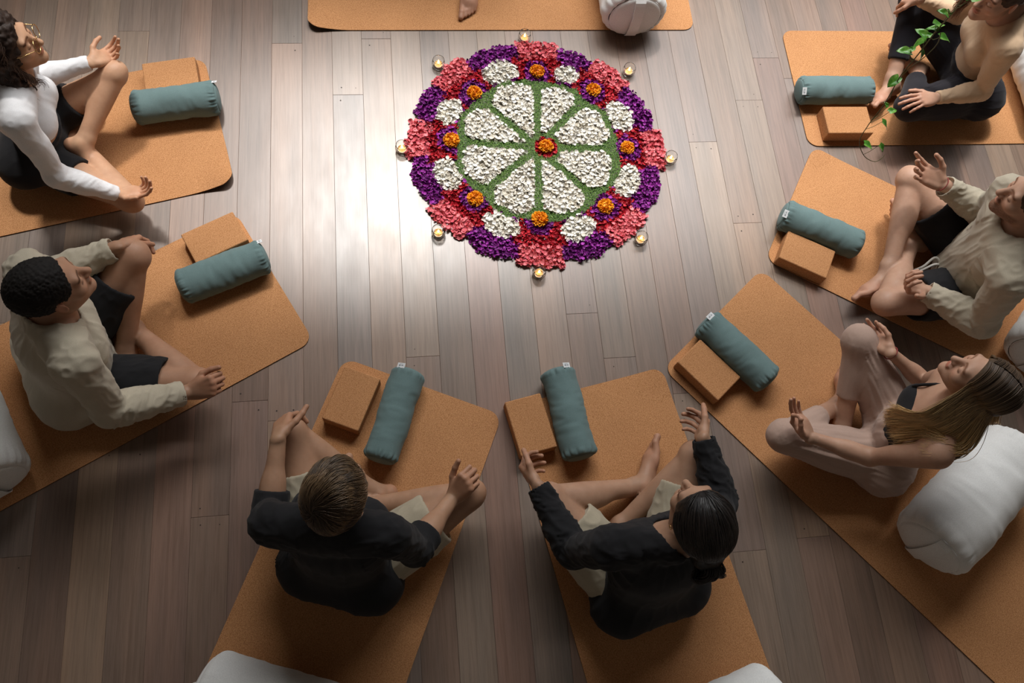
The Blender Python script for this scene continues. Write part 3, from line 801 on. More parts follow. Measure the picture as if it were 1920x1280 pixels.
def end_parts(t, L, R, mat, flat, seed, handle=False):
    for s in (-1, 1):
        V, F = bolster_mesh('end', L, R, mat, seed, ends='cap', flat=flat)
        V = np.array(V); V[:, 0] = V[:, 0] + R * 0.0
        if s > 0: V[:, 0] *= -1; F = [f[::-1] for f in F]
        o = obj('end_panel', mesh_from('end_panel', V, F, mat), t)
        # seam cord round the end
        a = np.linspace(0, 2 * math.pi, 65)[:-1]
        C_ = np.stack([np.full(64, s * (L / 2 - R * 0.16)), R * 0.80 * np.cos(a), np.maximum(R * 0.80 * np.sin(a) * flat, -R * flat * .93) + R * flat * 0.93], 1)
        V2 = []; F2 = []
        for i in range(64):
            o_ = unit(A3(0, math.cos(a[i]), math.sin(a[i])))
            for j in range(5):
                b_ = 2 * math.pi * j / 5; V2.append(C_[i] + 0.016 * R * (o_ * math.cos(b_) + A3(1, 0, 0) * math.sin(b_)))
        for i in range(64):
            for j in range(5):
                F2.append((i * 5 + j, ((i + 1) % 64) * 5 + j, ((i + 1) % 64) * 5 + (j + 1) % 5, i * 5 + (j + 1) % 5))
        obj('seam', mesh_from('seam', V2, F2, mat), o)
        if handle:
            zz = np.linspace(-0.82, 0.82, 17); V3 = []; F3 = []
            for q in zz:
                rr = abs(q) / 0.82; x = s * (L / 2 - R * 0.16 + R * 0.16 * math.sqrt(max(0, 1 - rr * rr)) + 0.006 + 0.008 * (1 - rr * rr))
                zc = max(R * q * flat, -R * flat * .93) + R * flat * 0.93
                for yy in (-0.024, 0.024):
                    V3.append((x, yy, zc)); V3.append((x - s * 0.004, yy, zc))
            for i in range(16):
                a0 = i * 4; F3 += [(a0, a0 + 4, a0 + 6, a0 + 2), (a0 + 1, a0 + 3, a0 + 7, a0 + 5), (a0, a0 + 1, a0 + 5, a0 + 4), (a0 + 2, a0 + 6, a0 + 7, a0 + 3)]
            obj('handle', mesh_from('handle', V3, F3, mat, False), t)
def small_bolster(x, y, deg, L, R, label, seed, tang):
    """tang: angle round the axis at which the tag is sewn (on the +x end)"""
    t = tag(empty('small_bolster', (x, y, MT + 0.0006), math.radians(deg)), label, 'bolster', 'teal bolsters')
    V, F = bolster_mesh('cover', L, R, m_teal, seed)
    obj('cover', mesh_from('cover', V, F, m_teal), t)
    end_parts(t, L, R, m_teal, 0.93, seed)
    a = math.radians(tang); zc = R * 0.93 * 0.93; lift = 0.88
    c = A3(L / 2 - R * 0.20, R * lift * math.cos(a), R * lift * math.sin(a) * 0.93 + zc)
    o = unit(A3(0.25, math.cos(a), math.sin(a))); tx = unit(A3(0, -math.sin(a), math.cos(a))); ax = unit(A3(1, 0, 0) - o * o[0])
    V = []; F = []
    for du in (-0.0005, 0.0008):
        for i in range(5):
            w_ = i / 4
            for k in (-1, 1): V.append(c + o * (du + 0.004 + 0.005 * w_) + ax * (-0.006 + 0.020 * w_) + tx * 0.0165 * k)
    for i in range(4):
        b_ = 2 * i; F.append((b_, b_ + 1, b_ + 3, b_ + 2)); b2 = b_ + 10; F.append((b2, b2 + 2, b2 + 3, b2 + 1))
        F.append((b_, b_ + 2, b2 + 2, b2)); F.append((b_ + 1, b2 + 1, b2 + 3, b_ + 3))
    F += [(0, 10, 11, 1), (8, 9, 19, 18)]
    tg = obj('label_tag', mesh_from('label_tag', V, F, m_tag, False), t)
    pv = []; pf = []
    for i, (u0, u1, w0, w1) in enumerate(((-0.010, -0.002, 0.35, 0.62), (0.001, 0.010, 0.40, 0.58), (-0.008, 0.008, 0.74, 0.80))):
        b_ = len(pv)
        for uu, ww in ((u0, w0), (u1, w0), (u1, w1), (u0, w1)): pv.append(c + o * (0.0012 + 0.004 + 0.005 * ww) + ax * (-0.006 + 0.020 * ww) + tx * uu)
        pf.append((b_, b_ + 1, b_ + 2, b_ + 3))
    obj('print', mesh_from('print', pv, pf, m_print, False), tg)
    return t
small_bolster(-0.929, 2.176, 8.0, 0.36, 0.0715, 'teal bolster on the mat of the woman in glasses, white tag at its right end', 1, 50)
small_bolster(-0.715, 1.386, 21.5, 0.36, 0.0685, 'teal bolster in front of the man with black curls, tag at its right end', 2, 48)
small_bolster(-0.073, 0.765, 70.0, 0.375, 0.0655, 'teal bolster lying beside the cork block in front of the brown-haired man', 3, 62)
small_bolster(0.592, 0.729, 98.5, 0.37, 0.0665, 'wrinkled teal bolster in front of the sitter with the hair knot', 4, 118)
small_bolster(1.314, 0.942, 129.0, 0.365, 0.0680, 'teal bolster in front of the long-haired woman, slanting beside the block', 5, 92)
small_bolster(1.801, 1.478, 152.5, 0.375, 0.0685, 'teal bolster behind the cork block on the bearded man\'s mat', 6, 62)
small_bolster(2.040, 2.206, 179.3, 0.372, 0.0640, 'teal bolster above the cork block, touching the foot of the woman in tan', 7, 52)
def big_bolster(x, y, deg, label, seed, L=0.62, R=0.148):
    t = tag(empty('white_bolster', (x, y, MT + 0.0006), math.radians(deg)), label, 'bolster', 'big white bolsters')
    V, F = bolster_mesh('cover', L, R, m_bol, seed, puck=0.05, wr=0.0035, flat=0.97)
    obj('cover', mesh_from('cover', V, F, m_bol), t)
    end_parts(t, L, R, m_bol, 0.97, seed, True)
big_bolster(2.109, 0.281, 35.9, 'large white bolster behind the long-haired woman, lower right', 21)
big_bolster(1.103, 2.541 + 0.31, 90.0, 'large white bolster end-on at the top of the frame on the crosswise mat', 22)
big_bolster(-1.584, 0.838, 118.6, 'large white bolster at the left edge on the mat of the man with curls', 23)
big_bolster(-0.455, -0.244, -22.1, 'large white bolster at the bottom edge left, on the brown-haired man\'s mat', 24)
big_bolster(0.920, -0.437, -164.9, 'large white bolster at the bottom edge right of centre', 25)
big_bolster(2.777, 1.016, 45.3, 'large white bolster at the right edge behind the bearded man', 26)
big_bolster(3.115, 2.30, 90.0, 'large white bolster behind the woman in tan, barely in frame', 27)

# ---------------------------------------------------------------- candles
m_glass, nt_, b_g = new_mat('clear_glass')
b_g.inputs['Base Color'].default_value = (1, 0.98, 0.94, 1); b_g.inputs['Roughness'].default_value = 0.02; b_g.inputs['Transmission Weight'].default_value = 1.0; b_g.inputs['IOR'].default_value = 1.48
m_wax = mat_plain('wax', (0.80, 0.52, 0.24), 0.6, 0.2)
m_wax.node_tree.nodes['Principled BSDF'].inputs['Subsurface Weight'].default_value = 0.0
m_flame, nt_, b_f = new_mat('flame')
b_f.inputs['Base Color'].default_value = (1, 0.6, 0.2, 1); b_f.inputs['Emission Color'].default_value = (1.0, 0.50, 0.13, 1); b_f.inputs['Emission Strength'].default_value = 14.0
m_wick = mat_plain('wick', (0.02, 0.015, 0.012), 0.9)
m_tin = mat_plain('tealight_tin', (0.8, 0.78, 0.74), 0.3, 0.5, Metallic=1.0)
gp = [(0.016, 0.0), (0.0245, 0.003), (0.0290, 0.013), (0.0300, 0.024), (0.0285, 0.036), (0.0265, 0.046), (0.0262, 0.0475), (0.0248, 0.0475), (0.0250, 0.046), (0.0268, 0.036), (0.0282, 0.024), (0.0272, 0.014), (0.0235, 0.0062), (0.0140, 0.0050)]
Vg, Fg = lathe(gp, 32); me_glass = mesh_from('glass_cup', Vg, Fg, m_glass)
Vg, Fg = lathe([(0.019, 0.0055), (0.0195, 0.0065), (0.0195, 0.0185), (0.0188, 0.0190), (0.0187, 0.0150)], 28, False); me_tin = mesh_from('tin', Vg, Fg, m_tin)
Vg, Fg = lathe([(0.0186, 0.010), (0.0186, 0.0172), (0.010, 0.0164), (0.003, 0.0166), (0.0005, 0.0168)], 28); me_wax = mesh_from('wax', Vg, Fg, m_wax)
Vg, Fg = lathe([(0.0011, 0.016), (0.0010, 0.0245)], 8); me_wick = mesh_from('wick', Vg, Fg, m_wick)
Vg, Fg = lathe([(0.0008, 0.0215), (0.0042, 0.0255), (0.0050, 0.0300), (0.0036, 0.0370), (0.0014, 0.0430), (0.0003, 0.0465)], 14); me_flame = mesh_from('flame', Vg, Fg, m_flame)
CND = [(0.600, 2.552, 'topmost votive candle, beside the crosswise mat'), (0.190, 2.405, 'votive candle at the upper left of the flower circle'), (1.074, 2.358, 'votive candle at the upper right of the flower circle'),
       (0.006, 1.962, 'leftmost votive candle on the bare floor'), (1.198, 1.881, 'rightmost votive candle on the bare floor'), (0.139, 1.550, 'votive candle at the lower left of the flower circle'),
       (1.003, 1.487, 'votive candle at the lower right of the flower circle'), (0.545, 1.347, 'lowest votive candle, nearest the viewer')]
for i, (x, y, lab) in enumerate(CND):
    t = tag(empty('votive_candle', (x, y, 0.0006), i * 0.7), lab, 'candle', 'candles round the flower circle')
    gl = obj('glass_cup', me_glass, t); obj('tealight_tin', me_tin, t); wx = obj('wax', me_wax, t); obj('wick', me_wick, wx); obj('flame', me_flame, t)

# ---------------------------------------------------------------- flower pattern
PC = np.array([0.602, 1.955])
MG = [(0.640, 2.358), (0.893, 2.255), (1.008, 1.942), (0.869, 1.649), (0.574, 1.597), (0.305, 1.706), (0.222, 1.998), (0.341, 2.245)]
mang = np.array([math.atan2(y - PC[1], x - PC[0]) for x, y in MG])
def region(P):
    d = P - PC; r = np.hypot(d[:, 0], d[:, 1]); th = np.arctan2(d[:, 1], d[:, 0])
    dd = np.abs((th[:, None] - mang[None] + math.pi) % (2 * math.pi) - math.pi); da = dd.min(1)
    a = da / math.radians(22.5)
    dm = np.min([np.hypot(P[:, 0] - x, P[:, 1] - y) for x, y in MG], 0); dc = np.hypot(P[:, 0] - 0.640, P[:, 1] - 1.959)
    nz = 0.010 * vnoise(np.c_[P * 26, np.zeros(len(P))], 3) + 0.007 * vnoise(np.c_[P * 75, np.zeros(len(P))], 8); da = np.maximum(0, da + 0.9 * nz)
    a = da / math.radians(22.5)
    r2 = r + nz; tang = r * np.sin(da)
    out = np.full(len(P), '', dtype='U6')
    outer = 0.560 + 0.012 * np.cos(a * math.pi * 2 + 0.5)
    out[r2 < outer] = 'purple'
    out[(r2 < 0.577) & (r2 > 0.462 + 0.05 * a) & (a < 0.46)] = 'pink'
    out[(r2 < 0.485) & (a < 0.62)] = 'red'
    wb = ((r - 0.428) / 0.056) ** 2 + ((1 - np.clip(a, 0, 1)) * math.radians(22.5) * r / 0.078) ** 2
    out[(wb < 1 + nz * 14) & (r2 < outer)] = 'white'
    out[(dm < 0.064 + nz) & (r2 < 0.47)] = 'purple'
    gout = 0.358 + 0.018 * np.clip(a, 0, 1)
    out[r2 < gout] = 'green'
    wi = 0.343 - 0.075 * (1 - np.clip(a / 0.8, 0, 1)) ** 2
    out[(r2 < wi) & (tang > 0.0195 + nz * 0.3) & (dc > 0.072)] = 'white'
    out[dc < 0.052] = 'red'
    return out
def scatter(sp, jit, seed):
    r = np.random.default_rng(seed); g = np.arange(-0.62, 0.62, sp); X, Y = np.meshgrid(g, g); P = np.c_[X.ravel(), Y.ravel()] + PC
    P += r.uniform(-jit, jit, P.shape) * sp; return P, region(P)
def petal_template(l, w_, cup, notch=0.0):
    u_ = np.linspace(0, 1, 4); V = []
    for i, a in enumerate(u_):
        hw = w_ * (0.35, 0.95, 1.0, 0.55)[i] / 2
        for j in (-1, 0, 1):
            y = hw * j; x = l * (a - 0.5) - (notch * l if (i == 3 and j == 0) else 0) - (0.10 * l * abs(j) if i == 3 else 0)
            z_ = cup * (((a - 0.5) * 2) ** 2 * l * 0.5 + (abs(j) * hw / w_ * 2) ** 2 * w_ * 0.6)
            V.append((x, y, z_))
    F = [(i * 3 + j, (i + 1) * 3 + j, (i + 1) * 3 + j + 1, i * 3 + j + 1) for i in range(3) for j in range(2)]
    return np.array(V), F
def rotm(r, K, tilt):
    a = r.uniform(0, 2 * math.pi, K); t = r.uniform(-tilt, tilt, K); s_ = r.uniform(-tilt, tilt, K)
    out = []
    for A_, T_, S_ in zip(a, t, s_):
        out.append(np.array(Matrix.Rotation(A_, 3, 'Z') @ Matrix.Rotation(T_, 3, 'Y') @ Matrix.Rotation(S_, 3, 'X')))
    return np.array(out)
def mat_petal(name, lo, hi, trans=0.0):
    m, nt, b = new_mat(name)
    oi = nt.nodes.new('ShaderNodeNewGeometry'); rd = oi.outputs['Random Per Island']
    ob = nt.nodes.new('ShaderNodeObjectInfo')
    ad = nt.nodes.new('ShaderNodeMath'); ad.operation = 'ADD'; nt.links.new(rd, ad.inputs[0]); nt.links.new(ob.outputs['Random'], ad.inputs[1])
    fr = nt.nodes.new('ShaderNodeMath'); fr.operation = 'FRACT'; nt.links.new(ad.outputs[0], fr.inputs[0])
    c = ramp(nt, fr.outputs[0], [(0.0, lo), (1.0, hi)])
    nt.links.new(c.outputs[0], b.inputs['Base Color']); b.inputs['Roughness'].default_value = 0.55; b.inputs['Specular IOR Level'].default_value = 0.3
    return m
KIND = {
 'white': dict(l=0.0185, w=0.0150, cup=0.55, sp=0.0108, tilt=0.75, lo=(0.70, 0.64, 0.53), hi=(0.93, 0.92, 0.88), lab='loose creamy white petal in the flower circle', z=0.016),
 'purple': dict(l=0.0165, w=0.0125, cup=0.55, sp=0.0104, tilt=0.95, lo=(0.095, 0.005, 0.11), hi=(0.40, 0.040, 0.40), lab='loose purple petal in the flower circle', z=0.016),
 'pink': dict(l=0.0200, w=0.0150, cup=0.5, sp=0.0120, tilt=0.8, lo=(0.60, 0.085, 0.12), hi=(0.92, 0.27, 0.29), lab='loose coral pink petal at the rim of the flower circle', z=0.015),
 'red': dict(l=0.0155, w=0.0120, cup=0.5, sp=0.0104, tilt=0.9, lo=(0.26, 0.004, 0.016), hi=(0.62, 0.022, 0.035), lab='loose crimson petal between the marigolds', z=0.014)}
for ki, (kind, q) in enumerate(KIND.items()):
    mp_ = mat_petal('petal_' + kind, q['lo'], q['hi'])
    r = np.random.default_rng(40 + ki)
    PP = []
    for lay, (sp, z0) in enumerate(((q['sp'] * 1.1, 0.004), (q['sp'], 0.009), (q['sp'] * 1.25, q['z']))):
        P, R_ = scatter(sp, 0.55, 200 + ki * 5 + lay); P = P[R_ == kind]
        PP.append(np.c_[P, z0 + r.uniform(-0.003, 0.004, len(P))])
    top0 = len(PP[0]) + len(PP[1]); PP = np.concatenate(PP); K = len(PP)
    ed = np.clip((0.60 - np.hypot(*(PP[:, :2] - PC).T)) / 0.03, 0.25, 1); PP[:, 2] *= ed; PP[:, 2] = np.maximum(PP[:, 2], 0.0045)
    T, F = petal_template(q['l'], q['w'], q['cup'], 0.1 if kind in ('pink', 'purple') else 0)
    Rm = rotm(r, K, q['tilt']); Rm[:len(PP)] *= 1; sc = r.uniform(0.75, 1.2, K)
    top = np.arange(top0, K); near = top[np.argsort(PP[top, 1])[:300]]
    rest = np.setdiff1d(np.arange(K), near)
    W = np.einsum('kij,vj->kvi', Rm[rest], T) * sc[rest, None, None] + PP[rest][:, None, :]
    W[..., 2] = np.maximum(W[..., 2], 0.0008)
    nv_ = len(T); FF = (np.array(F)[None] + (np.arange(len(rest)) * nv_)[:, None, None]).reshape(-1, 4)
    o = obj(kind + '_petals', mesh_np(kind + '_petals', W.reshape(-1, 3), FF, mp_))
    tag(o, {'white': 'mass of creamy white petals filling the wedges of the flower circle', 'purple': 'mass of purple petals scalloping the flower circle', 'pink': 'mass of coral pink petals in eight rim patches', 'red': 'mass of crimson petals around the orange marigolds'}[kind], 'petals', kind='stuff')
    me_p = [mesh_from(kind + '_petal', T * s_, F, mp_) for s_ in (0.85, 1.0, 1.15)]
    for j in near:
        o = bpy.data.objects.new(kind + '_petal', me_p[j % 3]); COL.objects.link(o)
        mm = Matrix(Rm[j].tolist()).to_4x4(); zmin = (T @ Rm[j].T)[:, 2].min() * 1.15
        mm.translation = (PP[j, 0], PP[j, 1], max(PP[j, 2], 0.001 - zmin)); o.matrix_world = mm
        o['label'] = q['lab']; o['category'] = 'petal'; o['group'] = kind + ' petals of the flower circle'
# shredded green leaf
r = np.random.default_rng(77)
P, R_ = scatter(0.0042, 0.6, 300); P = P[R_ == 'green']; P = np.concatenate([P, P + r.uniform(-0.003, 0.003, P.shape)]); K = len(P)
a = r.uniform(0, 2 * math.pi, K); L_ = r.uniform(0.006, 0.014, K); el = r.uniform(-0.35, 0.55, K)
d = np.stack([np.cos(a) * np.cos(el), np.sin(a) * np.cos(el), np.sin(el)], 1); n_ = np.stack([-np.sin(a), np.cos(a), r.uniform(-.6, .6, K)], 1) * 0.0011
c = np.c_[P, r.uniform(0.004, 0.017, K)]; b0 = c - d * L_[:, None] / 2; b2 = c + d * L_[:, None] / 2; b1 = c + np.c_[np.zeros((K, 2)), r.uniform(0.001, 0.003, K)]
V = np.stack([b0 - n_ * .5, b0 + n_ * .5, b1 - n_, b1 + n_, b2 - n_ * .4, b2 + n_ * .4], 1).reshape(-1, 3); V[:, 2] = np.maximum(V[:, 2], 0.001)
i6 = np.arange(K) * 6; Q = np.concatenate([np.stack([i6, i6 + 2, i6 + 3, i6 + 1], 1), np.stack([i6 + 2, i6 + 4, i6 + 5, i6 + 3], 1)])
o = obj('shredded_leaf', mesh_np('shredded_leaf', V, Q, mat_petal('leaf_shreds', (0.030, 0.090, 0.012), (0.16, 0.27, 0.055))))
tag(o, 'shredded green leaf drawn as ring and eight spokes in the flower circle', 'leaves', kind='stuff')
# marigolds
def marigold_meshes(seed):
    r = np.random.default_rng(seed); T, F = petal_template(0.0150, 0.0125, 0.55, 0.15); V = []; FF = []
    K = 150; ga = math.pi * (3 - math.sqrt(5))
    for i in range(K):
        f = (i + 0.5) / K; ph = math.acos(1 - f * 1.15); az = ga * i + r.uniform(-.2, .2)
        dr = A3(math.sin(ph) * math.cos(az), math.sin(ph) * math.sin(az), math.cos(ph))
        pos = A3(0, 0, 0.010) + dr * A3(0.031, 0.031, 0.021) * r.uniform(0.86, 1.04)
        x = unit(dr + A3(0, 0, 0.5) + r.normal(0, 0.25, 3)); y = unit(np.cross(dr, x) + r.normal(0, .3, 3)); y = unit(y - x * (x @ y)); z_ = np.cross(x, y)
        o_ = len(V); V += [pos + x * t[0] + y * t[1] + z_ * t[2] for t in T * r.uniform(0.75, 1.0)]; FF += [tuple(k + o_ for k in q) for q in F]
    V = np.array(V); V[:, 2] = np.maximum(V[:, 2], 0.002); return V, FF
m_mar = mat_petal('petal_orange', (0.72, 0.20, 0.005), (0.95, 0.43, 0.015)); m_cal = mat_plain('calyx_green', (0.06, 0.11, 0.02), 0.7)
mm_ = [mesh_from('ruffle', *marigold_meshes(s_), m_mar) for s_ in (1, 2, 3)]
Vg, Fg = lathe([(0.004, 0.0), (0.018, 0.004), (0.027, 0.012), (0.026, 0.020), (0.012, 0.027)], 20); me_cal = mesh_from('flower_base', Vg, Fg, m_mar)
NM = ['top', 'upper right', 'right', 'lower right', 'bottom', 'lower left', 'left', 'upper left']
for i, (x, y) in enumerate([(0.640, 1.959)] + MG):
    t = tag(empty('marigold', (x, y, 0.010), i * 1.3), 'orange marigold at the centre of the flower circle, on red petals' if i == 0 else f'orange marigold at the {NM[i-1]} of the flower circle', 'flower', 'marigolds')
    s_ = (0.92, 1.0, 0.96, 0.93, 1.02, 1.04, 1.0, 1.02, 0.98)[i]; t.scale = (s_, s_, s_)
    obj('ruffle', mm_[i % 3], t); obj('flower_base', me_cal, t)

# ---------------------------------------------------------------- hanging vine
VST = [(1.500, 1.262, 1.005), (1.493, 1.254, 1.0), (1.470, 1.246, 0.99), (1.433, 1.262, 1.0), (1.396, 1.282, 1.05), (1.387, 1.291, 1.12), (1.389, 1.299, 1.2), (1.375, 1.295, 1.26), (1.348, 1.286, 1.36), (1.333, 1.273, 1.44), (1.323, 1.266, 1.5), (1.293, 1.241, 1.58), (1.279, 1.226, 1.63), (1.256, 1.203, 1.69), (1.224, 1.177, 1.75), (1.17, 1.13, 1.95), (1.12, 1.08, 2.3), (1.08, 1.02, 2.8), (1.06, 1.0, 3.4), (1.06, 1.0, 4.09)]
m_stem = mat_plain('vine_stem', (0.13, 0.12, 0.035), 0.5)
m_leaf, nt_, b_ = new_mat('vine_leaf')
_v = coords(nt_); _n = noise(nt_, _v, 45, 3, 0.6)
_r = ramp(nt_, _n, [(0.35, (0.045, 0.20, 0.018)), (0.55, (0.13, 0.37, 0.040)), (0.70, (0.30, 0.50, 0.12))])
nt_.links.new(_r.outputs[0], b_.inputs['Base Color']); b_.inputs['Roughness'].default_value = 0.32; b_.inputs['Specular IOR Level'].default_value = 0.5
vine = tag(empty('hanging_vine', (1.4, 1.28, 1.0)), 'thin green vine with heart-shaped leaves hanging in front of the woman in tan', 'vine')
vo = np.array((1.4, 1.28, 1.0))
SP = spline(VST, 160); V, F = tube(SP - vo, np.interp(np.linspace(0, 1, 160), [0, 0.06, 0.3, 1], [0.0006, 0.0010, 0.0014, 0.0022]), 7)
obj('stem', mesh_from('stem', V, F, m_stem), vine)
SP2 = spline([(1.389, 1.299, 1.24), (1.372, 1.302, 1.30), (1.362, 1.292, 1.38), (1.345, 1.262, 1.46), (1.330, 1.245, 1.53), (1.304, 1.236, 1.58)], 50)
V, F = tube(SP2 - vo, 0.0012, 6); obj('side_stem', mesh_from('side_stem', V, F, m_stem), vine)
def leaf_mesh(L):
    nu, nv2 = 9, 4; V = []; F = []
    for sgn in (0, 1):
        for i in range(nu):
            t = i / (nu - 1)
            hw = 0.44 * L * (math.sin(math.pi * min(1, t * 0.86 + 0.14)) ** 0.7) * (1 - 0.25 * t) if t < 1 else 0.0
            for j in range(-nv2, nv2 + 1):
                q = j / nv2; x = L * t - (0.13 * L * (1 - t) ** 3 * abs(q) ** 0.8); y = hw * q
                V.append((x, y, 0.35 * abs(y) - 0.22 * L * t * t + 0.0011 * math.sin(t * 9 + abs(q) * 4) - 0.0005 * sgn))
    n = 2 * nv2 + 1
    for i in range(nu - 1):
        for j in range(n - 1):
            a = i * n + j; F.append((a, a + n, a + n + 1, a + 1)); b2 = a + nu * n; F.append((b2, b2 + 1, b2 + n + 1, b2 + n))
    return mesh_from('leaf', V, F, m_leaf)
me_leaf = [leaf_mesh(0.036), leaf_mesh(0.028), leaf_mesh(0.018)]
# leaf base, direction the blade points, size
LV = [((1.470, 1.278, 1.035), (0.6, -0.55, -0.4), 1), ((1.420, 1.283, 1.035), (0.85, -0.25, -0.2), 0), ((1.443, 1.310, 1.11), (0.7, -0.3, -0.4), 0), ((1.440, 1.312, 1.155), (0.9, 0.35, 0.1), 1), ((1.430, 1.322, 1.165), (-0.3, 0.7, 0.4), 2),
      ((1.362, 1.300, 1.33), (-0.75, -0.45, -0.35), 0), ((1.318, 1.284, 1.45), (-0.9, 0.25, 0.1), 0), ((1.312, 1.283, 1.46), (0.6, 0.35, 0.2), 2), ((1.322, 1.276, 1.505), (-0.5, 0.1, -0.7), 0), ((1.314, 1.270, 1.52), (-0.55, 0.75, 0.2), 0), ((1.312, 1.268, 1.53), (0.8, 0.4, 0.15), 2),
      ((1.325, 1.248, 1.55), (0.9, -0.05, -0.15), 0), ((1.280, 1.240, 1.60), (0.75, 0.5, -0.2), 0), ((1.296, 1.240, 1.585), (-0.6, 0.45, -0.2), 1), ((1.334, 1.273, 1.47), (0.3, -0.5, -0.7), 1), ((1.262, 1.216, 1.66), (-0.7, 0.3, 0.3), 1), ((1.250, 1.210, 1.68), (0.7, 0.2, -0.4), 2), ((1.255, 1.188, 1.74), (0.8, 0.3, 0.0), 0), ((1.262, 1.196, 1.73), (0.2, 0.8, 0.2), 1)]
for i, (b3, d3, k) in enumerate(LV):
    b3 = np.array(b3); d3 = unit(d3); j = np.argmin(np.linalg.norm(SP - (b3 - d3 * 0.02 - A3(0, 0, 0.02)), axis=1)); s0 = SP[j]
    pet = spline([s0, (s0 + b3) / 2 - A3(0, 0, 0.008), b3], 9); V, F = tube(pet - vo, 0.0008, 5); obj('petiole', mesh_from('petiole', V, F, m_stem), vine)
    o = obj('leaf', me_leaf[k], vine); y = unit(np.cross(A3(0.1 * (i % 3 - 1), 0.15, 1), d3)); z_ = np.cross(d3, y)
    o.matrix_local = Matrix(((d3[0], y[0], z_[0], b3[0] - vo[0]), (d3[1], y[1], z_[1], b3[1] - vo[1]), (d3[2], y[2], z_[2], b3[2] - vo[2]), (0, 0, 0, 1)))
